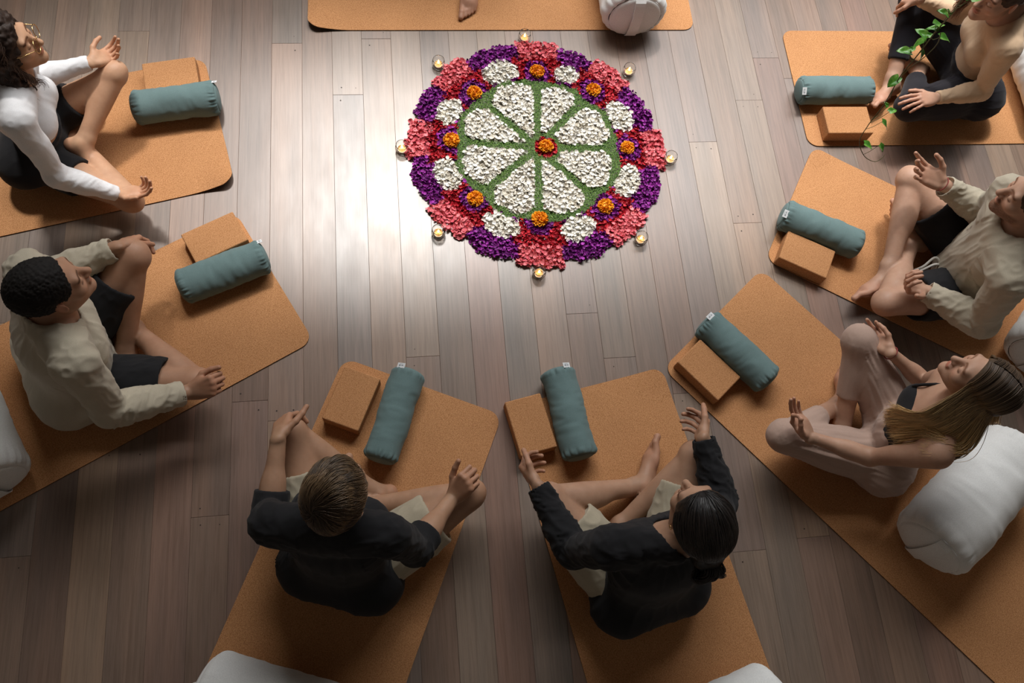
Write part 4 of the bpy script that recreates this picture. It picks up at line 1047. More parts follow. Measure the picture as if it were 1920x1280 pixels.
POSE = {
  'A': dict(hL=(-1.413, 2.057, 0.122), hR=(-1.423, 1.878, 0.110), N=(-1.331, 1.878, 0.566), sL=(-1.316, 2.037, 0.571), sR=(-1.275, 1.725, 0.582), eL=(-1.394, 2.103, 0.321), eR=(-1.254, 1.677, 0.324), wL=(-1.164, 2.170, 0.335), wR=(-1.090, 1.685, 0.165), kL=(-1.108, 2.169, 0.265), kR=(-1.067, 1.691, 0.110), aL=(-1.253, 1.941, 0.135), aR=(-1.308, 1.991, 0.080), C=(-1.284, 1.948, 0.705), tL=(-1.210, 1.853, 0.085), tR=(-1.238, 2.145, 0.042), fL=(-1.119, 2.235, 0.297), fR=(-1.030, 1.647, 0.215)),
  'B': dict(hL=(-1.248, 1.109, 0.098), hR=(-1.181, 0.943, 0.097), N=(-1.106, 0.999, 0.571), sL=(-1.185, 1.170, 0.583), sR=(-1.010, 0.845, 0.603), eL=(-1.230, 1.276, 0.321), eR=(-1.002, 0.773, 0.327), wL=(-0.998, 1.361, 0.362), wR=(-0.771, 0.852, 0.234), kL=(-0.969, 1.348, 0.304), kR=(-0.767, 0.905, 0.153), aL=(-1.065, 1.067, 0.054), aR=(-1.054, 1.174, 0.056), C=(-1.049, 1.047, 0.725), tL=(-0.966, 0.923, 0.106), tR=(-1.128, 1.007, 0.053), fL=(-0.983, 1.421, 0.295), fR=(-0.690, 0.858, 0.270)),
  'C': dict(hL=(-0.349, 0.289, 0.103), hR=(-0.180, 0.226, 0.102), N=(-0.253, 0.323, 0.588), sL=(-0.436, 0.327, 0.579), sR=(-0.086, 0.259, 0.640), eL=(-0.485, 0.397, 0.308), eR=(-0.020, 0.241, 0.368), wL=(-0.449, 0.639, 0.366), wR=(0.118, 0.412, 0.254), kL=(-0.427, 0.682, 0.241), kR=(0.179, 0.431, 0.181), aL=(-0.155, 0.476, 0.052), aR=(-0.212, 0.426, 0.079), C=(-0.225, 0.380, 0.746), tL=(-0.222, 0.307, 0.041), tR=(-0.330, 0.558, 0.035), fL=(-0.441, 0.706, 0.314), fR=(0.163, 0.452, 0.314)),
  'D': dict(hL=(0.708, 0.076, 0.097), hR=(0.881, 0.121, 0.098), N=(0.749, 0.174, 0.579), sL=(0.569, 0.178, 0.564), sR=(0.925, 0.200, 0.532), eL=(0.509, 0.196, 0.288), eR=(1.045, 0.316, 0.298), wL=(0.406, 0.428, 0.302), wR=(0.997, 0.541, 0.368), kL=(0.460, 0.392, 0.202), kR=(1.005, 0.500, 0.228), aL=(0.834, 0.428, 0.064), aR=(0.732, 0.281, 0.053), C=(0.808, 0.228, 0.730), tL=(0.904, 0.597, 0.047), tR=(0.555, 0.232, 0.056), fL=(0.379, 0.484, 0.237), fR=(1.029, 0.589, 0.298)),
  'E': dict(hL=(1.765, 0.463, 0.104), hR=(1.888, 0.583, 0.102), N=(1.804, 0.524, 0.566), sL=(1.726, 0.389, 0.549), sR=(1.867, 0.658, 0.505), eL=(1.638, 0.439, 0.295), eR=(1.963, 0.706, 0.257), wL=(1.422, 0.532, 0.290), wR=(1.775, 0.817, 0.359), kL=(1.383, 0.560, 0.185), kR=(1.707, 0.884, 0.295), aL=(1.712, 0.701, 0.053), aR=(1.688, 0.593, 0.060), C=(1.823, 0.587, 0.715), tL=(1.747, 0.880, 0.066), tR=(1.547, 0.489, 0.064), fL=(1.411, 0.592, 0.231), fR=(1.774, 0.891, 0.313)),
  'F': dict(hL=(2.359, 1.148, 0.104), hR=(2.418, 1.318, 0.107), N=(2.282, 1.168, 0.581), sL=(2.186, 1.003, 0.548), sR=(2.290, 1.356, 0.570), eL=(2.251, 0.937, 0.279), eR=(2.390, 1.404, 0.309), wL=(2.064, 1.101, 0.251), wR=(2.167, 1.498, 0.394), kL=(1.950, 1.089, 0.160), kR=(2.143, 1.606, 0.250), aL=(2.203, 1.396, 0.071), aR=(2.045, 1.255, 0.096), C=(2.223, 1.234, 0.727), tL=(2.157, 1.577, 0.056), tR=(1.887, 1.173, 0.062), fL=(1.980, 1.112, 0.278), fR=(2.094, 1.546, 0.406)),
  'G': dict(hL=(2.672, 2.135, 0.103), hR=(2.686, 2.309, 0.107), N=(2.569, 2.203, 0.561), sL=(2.530, 2.050, 0.529), sR=(2.549, 2.364, 0.558), eL=(2.601, 2.045, 0.262), eR=(2.578, 2.438, 0.300), wL=(2.365, 2.007, 0.266), wR=(2.343, 2.454, 0.375), kL=(2.294, 2.022, 0.186), kR=(2.398, 2.537, 0.282), aL=(2.502, 2.317, 0.053), aR=(2.330, 2.236, 0.074), C=(2.454, 2.207, 0.676), tL=(2.372, 2.443, 0.050), tR=(2.196, 2.125, 0.074), fL=(2.283, 1.993, 0.273), fR=(2.333, 2.509, 0.308)),
  'H': dict(hL=(0.24, 3.25, 0.105), hR=(0.06, 3.25, 0.105), N=(0.15, 3.22, 0.585), sL=(0.325, 3.215, 0.55), sR=(-0.025, 3.215, 0.55), eL=(0.44, 3.06, 0.34), eR=(-0.13, 3.10, 0.32), wL=(0.42, 2.94, 0.545), wR=(-0.22, 3.06, 0.24), kL=(0.42, 2.99, 0.44), kR=(-0.235, 3.14, 0.15), aL=(0.372, 2.852, 0.085), aR=(0.13, 3.00, 0.06), C=(0.15, 3.15, 0.74), tL=(0.34, 2.675, 0.030), tR=(0.26, 3.05, 0.04), fL=(0.42, 2.87, 0.50), fR=(-0.23, 2.99, 0.18)),
}
MC = A3(0.62, 1.955, 0.0)         # centre of the flower pattern
def make_person(key, label, s=1.0, fem=False, skin=(0.45, 0.27, 0.18), pitch=0, yaw=0, roll=0, hs=1.0, girth=1.0, leg_g=1.0,
                hands=None, feet='', head=True, brow=(0.35, 0.28, 0.22), beard=None, foot_ref=None, skin_clip=None):
    p = Person(); p.J = {k: np.array(v) for k, v in POSE[key].items()}; p.key = key
    p.s = s; p.fem = fem; p.girth = girth; p.leg_g = leg_g; p.hs = hs * (0.95 if fem else 1.0)
    p.hands = hands or {}; p.feet = feet; p.head = head; p.brow = brow; p.beard = beard; p.foot_ref = foot_ref or {}
    p.hand_tone = np.array((1.02, 0.93, 0.90))
    head_frame(p, MC, pitch, roll, yaw)
    build_body(p)
    p.org = A3(p.M[0], p.M[1], 0)
    p.root = tag(empty('person', tuple(p.org)), label, 'person', 'people seated on the mats')
    V, Q, C = skin_mesh(p, 0.0078 if key != 'H' else 0.012)
    V[:, 2] = np.maximum(V[:, 2], 0.007)
    p.skin = mat_skin('skin_' + key.lower(), skin)
    me = mesh_np('body', V - p.org, Q, p.skin); tone(me, C)
    p.body = obj('body', me, p.root)
    return p
def torso(p, d, skip=(), ku=1.0):
    return [(x.grow(d), p.Tk[n] * ku) for n, x in p.T.items() if n not in ('neck',) + tuple(skip)]
def sleeve(p, q, d0, d1, t, kk=0.02):
    """sleeve down to the fraction t of the arm: 0..1 upper arm, 1..2 forearm"""
    J = p.J; a = p.arm[q]; S_, E_, W_ = J['s' + q], J['e' + q], J['w' + q]
    out = [(a['delt'].grow(d0), 0.035), (a['upper'].grow(d0, d1), kk), (a['bicep'].grow(d0 * 0.8), kk)]
    fa = unit(W_ - E_); end = E_ + (W_ - E_) * (t - 1)
    r0, r1 = 0.040 * p.s + d1, 0.026 * p.s + d1 * 1.05
    if p.fem: r0, r1 = r0 - 0.005, r1 - 0.003
    out += [(Cap(E_, E_ + fa * 0.01, r0 + 0.001), 0.02), (Cap(E_, W_, r0, r1, clips=[(end, fa)]), 0.02), (a['fbulge'].grow(d1, clips=[(end, fa)]), 0.02)]
    rr = r0 + (r1 - r0) * (t - 1)
    carve = [(Cap(end - fa * 0.06, end + fa * 0.04, rr - 0.0075, clips=[(end - fa * 0.014, -fa)]), 0.002)] if d1 > 0.010 else []
    segs = [(S_, E_), (E_, end)]
    return out, carve, segs
def shirt(p, name, mat, d=0.014, ds=0.012, dc=0.010, t=1.93, neck=0.072, hem=None, amp=0.005, seed=3, skip=(), extra=(), extra_carve=(), low=True):
    prims = torso(p, d, skip); carve = []; segs = [(p.M - p.u * 0.05, p.N, 5, 3.2, amp * 0.8)]
    prims = [q_ for q_ in prims if True]
    if low: prims += [(x.grow(d + 0.008), 0.05) for x in (p.T['seat'], p.T['pelvis'])]; prims += [(Cap(p.M + p.u * 0.30 - p.f * 0.006, p.M + p.u * 0.03 - p.f * 0.02, 0.148 * p.s * p.girth + d * 0.6, 0.162 * p.s * p.girth + d, (p.f, 0.76)), 0.05)]
    if hem is not None:
        for x, k_ in prims: x.clips.append(hem)
    for q in 'LR':
        o, c, sg = sleeve(p, q, ds * 0.8, dc, t); prims += o; carve += c
        segs += [(sg[0][0], sg[0][1], 16, 1.3, amp), (sg[1][0], sg[1][1], 30, 1.1, amp * 1.25)]
    prims += list(extra)
    carve += [(Cap(p.N - p.u * 0.012 + p.f * 0.008, p.J['C'] - p.u * 0.02, neck, neck * 1.3), 0.006)] + list(extra_carve)
    return cloth(p, name, mat, prims, carve=carve, segs=segs, seed=seed)
def legs_cloth(p, name, mat, d0=0.016, d1=0.022, t=0.62, waist=0.10, shin=None, dsh=0.014, amp=0.005, seed=11, gl=0.010):
    """shorts (t = hem along the thigh) or trousers (shin = hem along the shin)"""
    J = p.J
    prims = [(p.T['seat'].grow(gl), 0.04), (p.T['pelvis'].grow(d0 * 0.7), 0.03), (p.T['belly'].grow(d0 * 0.8), 0.03), (p.T['gluteL'].grow(gl), 0.03), (p.T['gluteR'].grow(gl), 0.03)]
    segs = [(p.M - p.u * 0.06, p.M + p.u * waist, 10, 3.0, amp * 0.7)]; carve = []
    top = p.M + p.u * waist
    for i in range(len(prims)):
        prims[i][0].clips.append((top, p.u))
    for q in 'LR':
        H_, K_, A_ = J['h' + q], J['k' + q], J['a' + q]; b = p.leg[q]; th = unit(K_ - H_)
        if shin is None:
            e = H_ + (K_ - H_) * t
            prims += [(Cap(H_, K_, b['thigh'].ra + d0, b['thigh'].rb + d1 * 1.25, clips=[(e, th)]), 0.03), (b['tbulk'].grow(d0, clips=[(e, th)]), 0.03)]
            rr = b['thigh'].ra + d0 + (b['thigh'].rb + d1 * 1.25 - b['thigh'].ra - d0) * t
            carve.append((Cap(e - th * 0.06, e + th * 0.04, rr - 0.011, clips=[(e - th * 0.010, -th)]), 0.002))
            segs += [(H_, e, 12, 1.7, amp)]
        else:
            sh = unit(A_ - K_); e = K_ + (A_ - K_) * shin
            prims += [(b['thigh'].grow(d0, d1), 0.03), (b['tbulk'].grow(d0), 0.03), (b['knee'].grow(d1), 0.02), (b['kcap'].grow(d1 * 0.7), 0.02),
                      (b['shin'].grow(dsh, clips=[(e, sh)]), 0.012), (b['calf'].grow(dsh, clips=[(e, sh)]), 0.012)]
            rr = 0.048 * p.s + (0.033 - 0.048) * p.s * shin + dsh
            segs += [(H_, K_, 4.0, 3.6, amp), (K_, e, 7, 2.6, amp * 0.35)]
    return cloth(p, name, mat, prims, carve=carve, segs=segs, seed=seed)
def hair_shell(p, name, mat, prims, carve=(), clips=(), h=0.0045, disp=0.0, freq=140, seed=5, col=None):
    V, Q = sdf_mesh(prims, h, carve, clips)
    if disp:
        n = vnormals(V, Q); L = (V - p.J['C'])
        V = V + n * (vnoise(L * freq, seed) * disp + 0.5 * disp * vnoise(L * freq * 2.2, seed + 1))[:, None]
    me = mesh_np(name, V - p.org, Q, mat); tone(me, col(V) if col else None)
    return obj(name, me, p.root)
def he(p, x, y, z_, a, b, c): return Ell(H3(p, x, y, z_), [p.hl, p.hf, p.hu], A3(a, b, c) * p.hs)
def hc(p, a, b, ra, rb=None): return Cap(H3(p, *a), H3(p, *b), ra * p.hs, (ra if rb is None else rb) * p.hs)
def face_carve(p, top=0.0):
    out = [(he(p, 0, 0.112, -0.006 + top, 0.080, 0.076, 0.088), 0.012), (he(p, 0, 0.075, -0.09, 0.12, 0.085, 0.08), 0.012)]
    for a in (1, -1): out.append((he(p, 0.086 * a, 0.002, -0.012, 0.022, 0.026, 0.036), 0.006))
    return out
def flow_strands(p, K, cen, rad, start, dirf, steps, step, lift=0.004, jit=0.15, seed=2):
    """strands that follow a direction field on a head ellipsoid (local head coordinates)"""
    r = np.random.default_rng(seed); cen = np.array(cen); rad = np.array(rad)
    pts = start(r, K); out = [];
    lifts = lift * (0.9 + 0.9 * vnoise(pts / np.linalg.norm(pts, axis=1)[:, None] * 3.2, seed + 1) + r.uniform(-0.25, 0.25, K)); ja = jit * 1.6 * vnoise(pts / np.linalg.norm(pts, axis=1)[:, None] * 2.6, seed) + r.normal(0, jit * 0.35, K)
    q = pts
    for i in range(steps):
        q = q / np.linalg.norm(q, axis=1)[:, None]
        pos = cen + q * (rad + lifts[:, None] * (0.4 + 0.9 * math.sin(math.pi * i / (steps - 1))))
        out.append(pos)
        d = dirf(q, i); d = d - q * (q * d).sum(1)[:, None]; d /= np.linalg.norm(d, axis=1)[:, None] + 1e-9
        e = np.cross(q, d); d = d * np.cos(ja)[:, None] + e * np.sin(ja)[:, None]
        q = q + d * step
    L = np.stack(out, 1)
    W = p.J['C'] + (L[..., :1] * p.hl + L[..., 1:2] * p.hf + L[..., 2:] * p.hu) * p.hs
    return W - p.org
def bundle(p, guide, K, n, spread, curl=0.0, cf=3, seed=4, taper=1.0, flat=None):
    """strands that follow a world-space guide with scatter"""
    r = np.random.default_rng(seed); G = spline(guide, n)
    T = np.gradient(G, axis=0); T /= np.linalg.norm(T, axis=1)[:, None]
    x = np.cross(T, A3(0, 0, 1)); x /= np.linalg.norm(x, axis=1)[:, None] + 1e-9; y = np.cross(x, T)
    sp = np.interp(np.linspace(0, 1, n), np.linspace(0, 1, len(spread)), spread)
    out = []
    for k in range(K):
        a = r.uniform(0, 2 * math.pi); q = math.sqrt(r.uniform(0, 1)); ph = r.uniform(0, 6.28); cu = curl * r.uniform(0.5, 1.5)
        t = np.linspace(0, 1, n); m = r.uniform(0.75, 1.0)
        gi = np.stack([np.interp(t * m, t, G[:, i]) for i in range(3)], 1)
        ox = q * math.cos(a) * sp + cu * np.sin(t * cf * 6.28 + ph) * t; oy = q * math.sin(a) * sp * 0.6 + cu * np.cos(t * cf * 6.28 + ph) * t
        out.append(gi + x * ox[:, None] + y * oy[:, None])
    return np.array(out) - p.org
def ring_tube(c, ax1, ax2, r1, r2, rad, n=28, m=6):
    t = np.linspace(0, 2 * math.pi, n, endpoint=False)
    P = c + np.outer(np.cos(t) * r1, ax1) + np.outer(np.sin(t) * r2, ax2)
    V = []; F = []; nn = np.cross(ax1, ax2)
    for i in range(n):
        o = unit(P[i] - c)
        for j in range(m):
            a = 2 * math.pi * j / m; V.append(P[i] + rad * (o * math.cos(a) + nn * math.sin(a)))
    for i in range(n):
        for j in range(m):
            i2, j2 = (i + 1) % n, (j + 1) % m
            F.append((i * m + j, i2 * m + j, i2 * m + j2, i * m + j2))
    return V, F
def child(p, name, parts, mat, parent=None):
    V, F = join(parts)
    return obj(name, mesh_from(name, np.array(V) - p.org, F, mat), parent or p.root)
UP = A3(0, 0, 1)
RELAX = (0.28, 0.36, 0.44, 0.50)
CURL = (0.5, 0.62, 0.72, 0.8)
def hand(p_or_key, q, n, curl=RELAX, **kw):
    J = POSE[p_or_key]; d = unit(np.array(J['f' + q]) - np.array(J['w' + q]))
    return dict(d=kw.pop('d', d), n=np.array(n, float), curl=curl, **kw)

m_beige = mat_cloth('beige_cotton', (0.50, 0.445, 0.345), var=0.06, big=6)
m_black = mat_cloth('black_cotton', (0.016, 0.016, 0.018), var=0.15, big=8, sheen=0.06)
m_navy = mat_cloth('black_jersey', (0.017, 0.016, 0.021), var=0.15, big=8, sheen=0.08)
m_white = mat_cloth('white_jersey', (0.78, 0.78, 0.80), var=0.03, big=6)
m_khaki = mat_cloth('khaki_twill', (0.44, 0.385, 0.285), var=0.06, big=6)
m_pink = mat_cloth('dusty_pink_jersey', (0.46, 0.325, 0.265), var=0.06, big=6)
m_tan = mat_cloth('tan_rib', (0.66, 0.47, 0.31), var=0.05, big=6)
m_gold = mat_plain('gold', (0.75, 0.5, 0.22), 0.25, 0.5, Metallic=1.0)
m_cord = mat_cloth('cord', (0.75, 0.72, 0.66), var=0.05)
m_red = mat_plain('red_thread', (0.28, 0.05, 0.045), 0.8)

# ---- A: woman in the white crop top
def person_a():
    p = make_person('A', 'curly-haired woman in gold glasses, white crop top and black shorts, seated cross-legged', s=0.95, fem=True, skin=(0.56, 0.335, 0.215), pitch=8, yaw=8, hs=0.94,
        hands={'L': hand('A', 'L', (0.15, -0.35, 0.9), CURL), 'R': hand('A', 'R', (0.0, 0.30, 0.95), (0.30, 0.42, 0.5, 0.55), d=unit(A3(0.98, 0.02, 0.12)))}, feet='LR', brow=(0.25, 0.18, 0.14), leg_g=0.82, girth=0.93)
    shirt(p, 'crop_top', m_white, d=0.005, ds=0.006, dc=0.007, t=1.96, neck=0.070, hem=(p.M + p.u * 0.215, -p.u), amp=0.0022, low=False)
    legs_cloth(p, 'shorts', m_black, d0=0.012, d1=0.016, t=0.42, waist=0.150, amp=0.002)
    m = mat_hair('hair_dark_brown', (0.028, 0.015, 0.010)); ms = mat_strand('strand_dark_brown', (0.030, 0.016, 0.010), (0.10, 0.048, 0.028))
    pr = [(he(p, 0, -0.022, 0.040, 0.096, 0.112, 0.102), 0.03), (hc(p, (-0.078, -0.03, 0.02), (-0.092, -0.035, -0.16), 0.05, 0.042), 0.04), (hc(p, (0.078, -0.03, 0.02), (0.088, -0.02, -0.14), 0.05, 0.036), 0.04),
          (hc(p, (0, -0.09, 0.0), (0, -0.115, -0.17), 0.085, 0.07), 0.04)]
    hair_shell(p, 'hair', m, pr, carve=[(he(p, 0, 0.115, -0.015, 0.082, 0.082, 0.088), 0.012), (he(p, 0, 0.09, -0.10, 0.075, 0.10, 0.08), 0.012)], disp=0.010, freq=55)
    C = []
    r = np.random.default_rng(9)
    for k in range(26):
        a = r.uniform(0.5, 2 * math.pi - 0.5); x = math.sin(a) * 0.088; y = -0.02 + math.cos(a) * 0.07
        g = [H3(p, x * 0.55, y * 0.5 - 0.01, 0.128), H3(p, x * 1.05, y, 0.07), H3(p, x * 1.2, y - 0.02, -0.03), H3(p, x * 1.2, y - 0.03, -0.17 - r.uniform(0, 0.05))]
        if math.cos(a) > 0.45: continue
        C.append(bundle(p, g, 34, 22, (0.02, 0.022, 0.02, 0.012), 0.010, 4, seed=100 + k))
    g = [H3(p, 0.045, 0.035, 0.095), H3(p, 0.085, 0.03, 0.02), H3(p, 0.085, 0.035, -0.09), H3(p, 0.07, 0.055, -0.19)]
    C.append(bundle(p, g, 60, 22, (0.012, 0.018, 0.016, 0.014), 0.010, 4, seed=300))
    g = [H3(p, -0.04, 0.030, 0.105), H3(p, -0.088, 0.012, 0.03), H3(p, -0.092, 0.02, -0.09), H3(p, -0.07, 0.045, -0.18)]
    C.append(bundle(p, g, 50, 22, (0.012, 0.016, 0.014, 0.012), 0.010, 4, seed=301))
    strands('hair_curls', np.concatenate(C), 0.0010, ms, p.root)
    q = p.hs; parts = []
    for a in (1, -1):
        parts.append(ring_tube(H3(p, 0.034 * a, 0.112, -0.008), p.hl, p.hu, 0.027 * q, 0.024 * q, 0.0014))
        parts.append(tube([H3(p, 0.060 * a, 0.110, -0.003), H3(p, 0.077 * a, 0.06, 0.0), H3(p, 0.082 * a, 0.0, 0.003)], 0.0013, 6))
    parts.append(tube([H3(p, -0.008, 0.114, -0.004), H3(p, 0, 0.117, 0), H3(p, 0.008, 0.114, -0.004)], 0.0013, 6))
    child(p, 'eyeglasses', parts, m_gold)
# ---- B: man with the short curly hair
def person_b():
    p = make_person('B', 'man with short black curls in beige long sleeves and black shorts, hands on knees', s=1.0, skin=(0.43, 0.245, 0.16), pitch=6, yaw=4, hs=0.95,
        hands={'L': hand('B', 'L', (0.25, 0.15, -1), (0.55, 0.6, 0.62, 0.6), thumb=((0.75, 0.6, 0.25), (0.95, 0.2, 0.3), (0.95, 0.05, 0.35))), 'R': hand('B', 'R', (-0.05, 0.5, -1), ((1.25, 1.45, 0.8), (1.35, 1.5, 0.8), (1.4, 1.5, 0.8), (1.4, 1.5, 0.8)), spread=0.02, thumb=((0.75, 0.6, 0.35), (0.95, 0.15, 0.3), (0.95, -0.05, 0.2)))}, feet='LR', brow=(0.25, 0.2, 0.16))
    shirt(p, 'long_sleeve_shirt', m_beige, d=0.014, ds=0.013, dc=0.015, t=1.91, neck=0.070, amp=0.006, hem=(p.M - p.up * 0.050, -p.up))
    legs_cloth(p, 'shorts', m_black, d0=0.018, d1=0.026, t=0.74, amp=0.005)
    m = mat_hair('hair_black', (0.010, 0.008, 0.007), rough=0.8)
    hair_shell(p, 'hair', m, [(he(p, 0, -0.018, 0.034, 0.083, 0.106, 0.094), 0.02)], carve=face_carve(p), clips=[(H3(p, 0, -0.09, -0.062), unit(-p.hu + p.hf * 0.30))], h=0.0034, disp=0.0028, freq=210)
# ---- C: man with the swept brown hair
def person_c():
    p = make_person('C', 'brown-haired man seen from behind, black elbow-sleeve tee and khaki shorts, left of the ponytailed sitter', s=1.0, skin=(0.43, 0.255, 0.165), pitch=2, yaw=10, hs=0.93, girth=0.93,
        hands={'L': hand('C', 'L', (0.45, 0.1, -0.8), ((0.6, 0.7, 0.5), (0.65, 0.7, 0.5), (0.7, 0.75, 0.5), (0.7, 0.8, 0.5)), spread=0.03, thumb=((0.65, 0.75, 0.1), (0.75, 0.65, 0.0), (0.8, 0.6, -0.1))), 'R': hand('C', 'R', (-0.2, -0.2, -1), ((1.1, 1.3, 0.7), (1.2, 1.35, 0.7), (1.25, 1.4, 0.7), (1.3, 1.4, 0.7)), spread=0.03, thumb=((0.7, 0.6, 0.1), (0.9, 0.35, 0.05), (0.95, 0.2, 0.1)))}, feet='LR')
    shirt(p, 'tee_shirt', m_black, d=0.012, ds=0.008, dc=0.013, t=1.28, neck=0.070, amp=0.005, seed=8, hem=(p.M - p.up * 0.075, -p.up))
    legs_cloth(p, 'shorts', m_khaki, d0=0.020, d1=0.028, t=0.66, amp=0.005, seed=21)
    m = mat_hair('hair_brown', (0.045, 0.028, 0.017)); ms = mat_strand('strand_brown', (0.050, 0.030, 0.017), (0.23, 0.150, 0.080))
    hair_shell(p, 'hair', m, [(he(p, 0, -0.018, 0.040, 0.087, 0.110, 0.098), 0.02)], carve=face_carve(p, 0.0), clips=[(H3(p, 0, -0.09, -0.070), unit(-p.hu + p.hf * 0.30))], h=0.0035, disp=0.002, freq=60)
    wl = unit(A3(0.35, -0.62, 0.70))
    def st(r, K):
        q = r.normal(0, 1, (K * 4, 3)); q /= np.linalg.norm(q, axis=1)[:, None]
        ok = (q[:, 2] > -0.45) & ~((q[:, 1] > 0.55) & (q[:, 2] < 0.55)); return q[ok][:K]
    def df(q, i):
        d = q * (q @ wl)[:, None] - wl; e = np.cross(q, d)
        return d + 0.55 * e * np.clip(q[:, 2:3] + 0.3, 0, 1) + A3(-0.15, 0.25, -0.25)
    strands('hair_strands', flow_strands(p, 5200, (0, -0.018, 0.042), (0.087, 0.110, 0.099), st, df, 12, 0.085, 0.0065, 0.30), 0.00065, ms, p.root)
# ---- D: sitter with the low ponytail
def person_d():
    p = make_person('D', 'sitter with black hair in a low knot, black long sleeves, khaki shorts, palms up', s=1.0, skin=(0.43, 0.26, 0.175), pitch=4, yaw=2, hs=0.94, girth=0.92,
        hands={'L': hand('D', 'L', (0.8, -0.1, 0.55), ((0.75, 0.95, 0.6), (0.85, 1.0, 0.6), (0.9, 1.0, 0.6), (0.9, 1.0, 0.6))), 'R': hand('D', 'R', (-0.85, 0.0, 0.5), ((0.75, 0.9, 0.6), (0.85, 1.0, 0.6), (0.9, 1.0, 0.6), (0.9, 1.0, 0.6)))}, feet='LR', brow=(0.3, 0.24, 0.2))
    shirt(p, 'long_sleeve_shirt', m_black, d=0.014, ds=0.012, dc=0.014, t=1.97, neck=0.066, amp=0.006, seed=15, hem=(p.M - p.up * 0.075, -p.up))
    legs_cloth(p, 'shorts', m_khaki, d0=0.024, d1=0.030, t=0.74, amp=0.006, seed=31)
    m = mat_hair('hair_raven', (0.008, 0.007, 0.007), rough=0.4); ms = mat_strand('strand_raven', (0.010, 0.008, 0.008), (0.028, 0.020, 0.016))
    bun = [(he(p, 0.0, -0.122, -0.022, 0.050, 0.040, 0.046), 0.02), (hc(p, (0.0, -0.14, -0.05), (0.012, -0.165, -0.125), 0.024, 0.012), 0.02), (hc(p, (-0.02, -0.13, -0.05), (-0.035, -0.16, -0.10), 0.016, 0.010), 0.02)]
    hair_shell(p, 'hair', m, [(he(p, 0, -0.020, 0.036, 0.090, 0.112, 0.098), 0.02), (hc(p, (0, -0.09, 0.0), (0, -0.12, -0.03), 0.055, 0.035), 0.03)] + bun, carve=face_carve(p, 0.002), clips=[(H3(p, 0, -0.2, -0.16), -p.hu)], h=0.0035, disp=0.0016, freq=70)
    wl = unit(A3(0, -0.80, -0.45))
    def st(r, K):
        q = r.normal(0, 1, (K * 4, 3)); q /= np.linalg.norm(q, axis=1)[:, None]
        ok = (q[:, 2] > -0.4) & ~((q[:, 1] > 0.50) & (q[:, 2] < 0.50)); return q[ok][:K]
    a = flow_strands(p, 1500, (0, -0.020, 0.036), (0.090, 0.112, 0.098), st, lambda q, i: wl - q * (q @ wl)[:, None], 11, 0.10, 0.003, 0.08)
    strands('hair_strands', a, 0.0008, ms, p.root)
    C = []
    r = np.random.default_rng(5)
    for k in range(7):
        x = r.uniform(-0.03, 0.03)
        g = [H3(p, x * 0.4, -0.10, 0.0), H3(p, x, -0.170, -0.005), H3(p, x * 1.7 + 0.012, -0.180, -0.065), H3(p, x, -0.145, -0.070), H3(p, x * 1.3, -0.16 - r.uniform(0, .03), -0.13)]
        C.append(bundle(p, g, 40, 20, (0.012, 0.013, 0.012, 0.010), 0.004, 2, seed=60 + k))
    strands('hair_knot', np.concatenate(C), 0.0009, ms, p.root)
    child(p, 'earring', [ring_tube(H3(p, 0.082, -0.008, -0.048), p.hf, p.hu, 0.007, 0.007, 0.0012, 16)], m_gold)
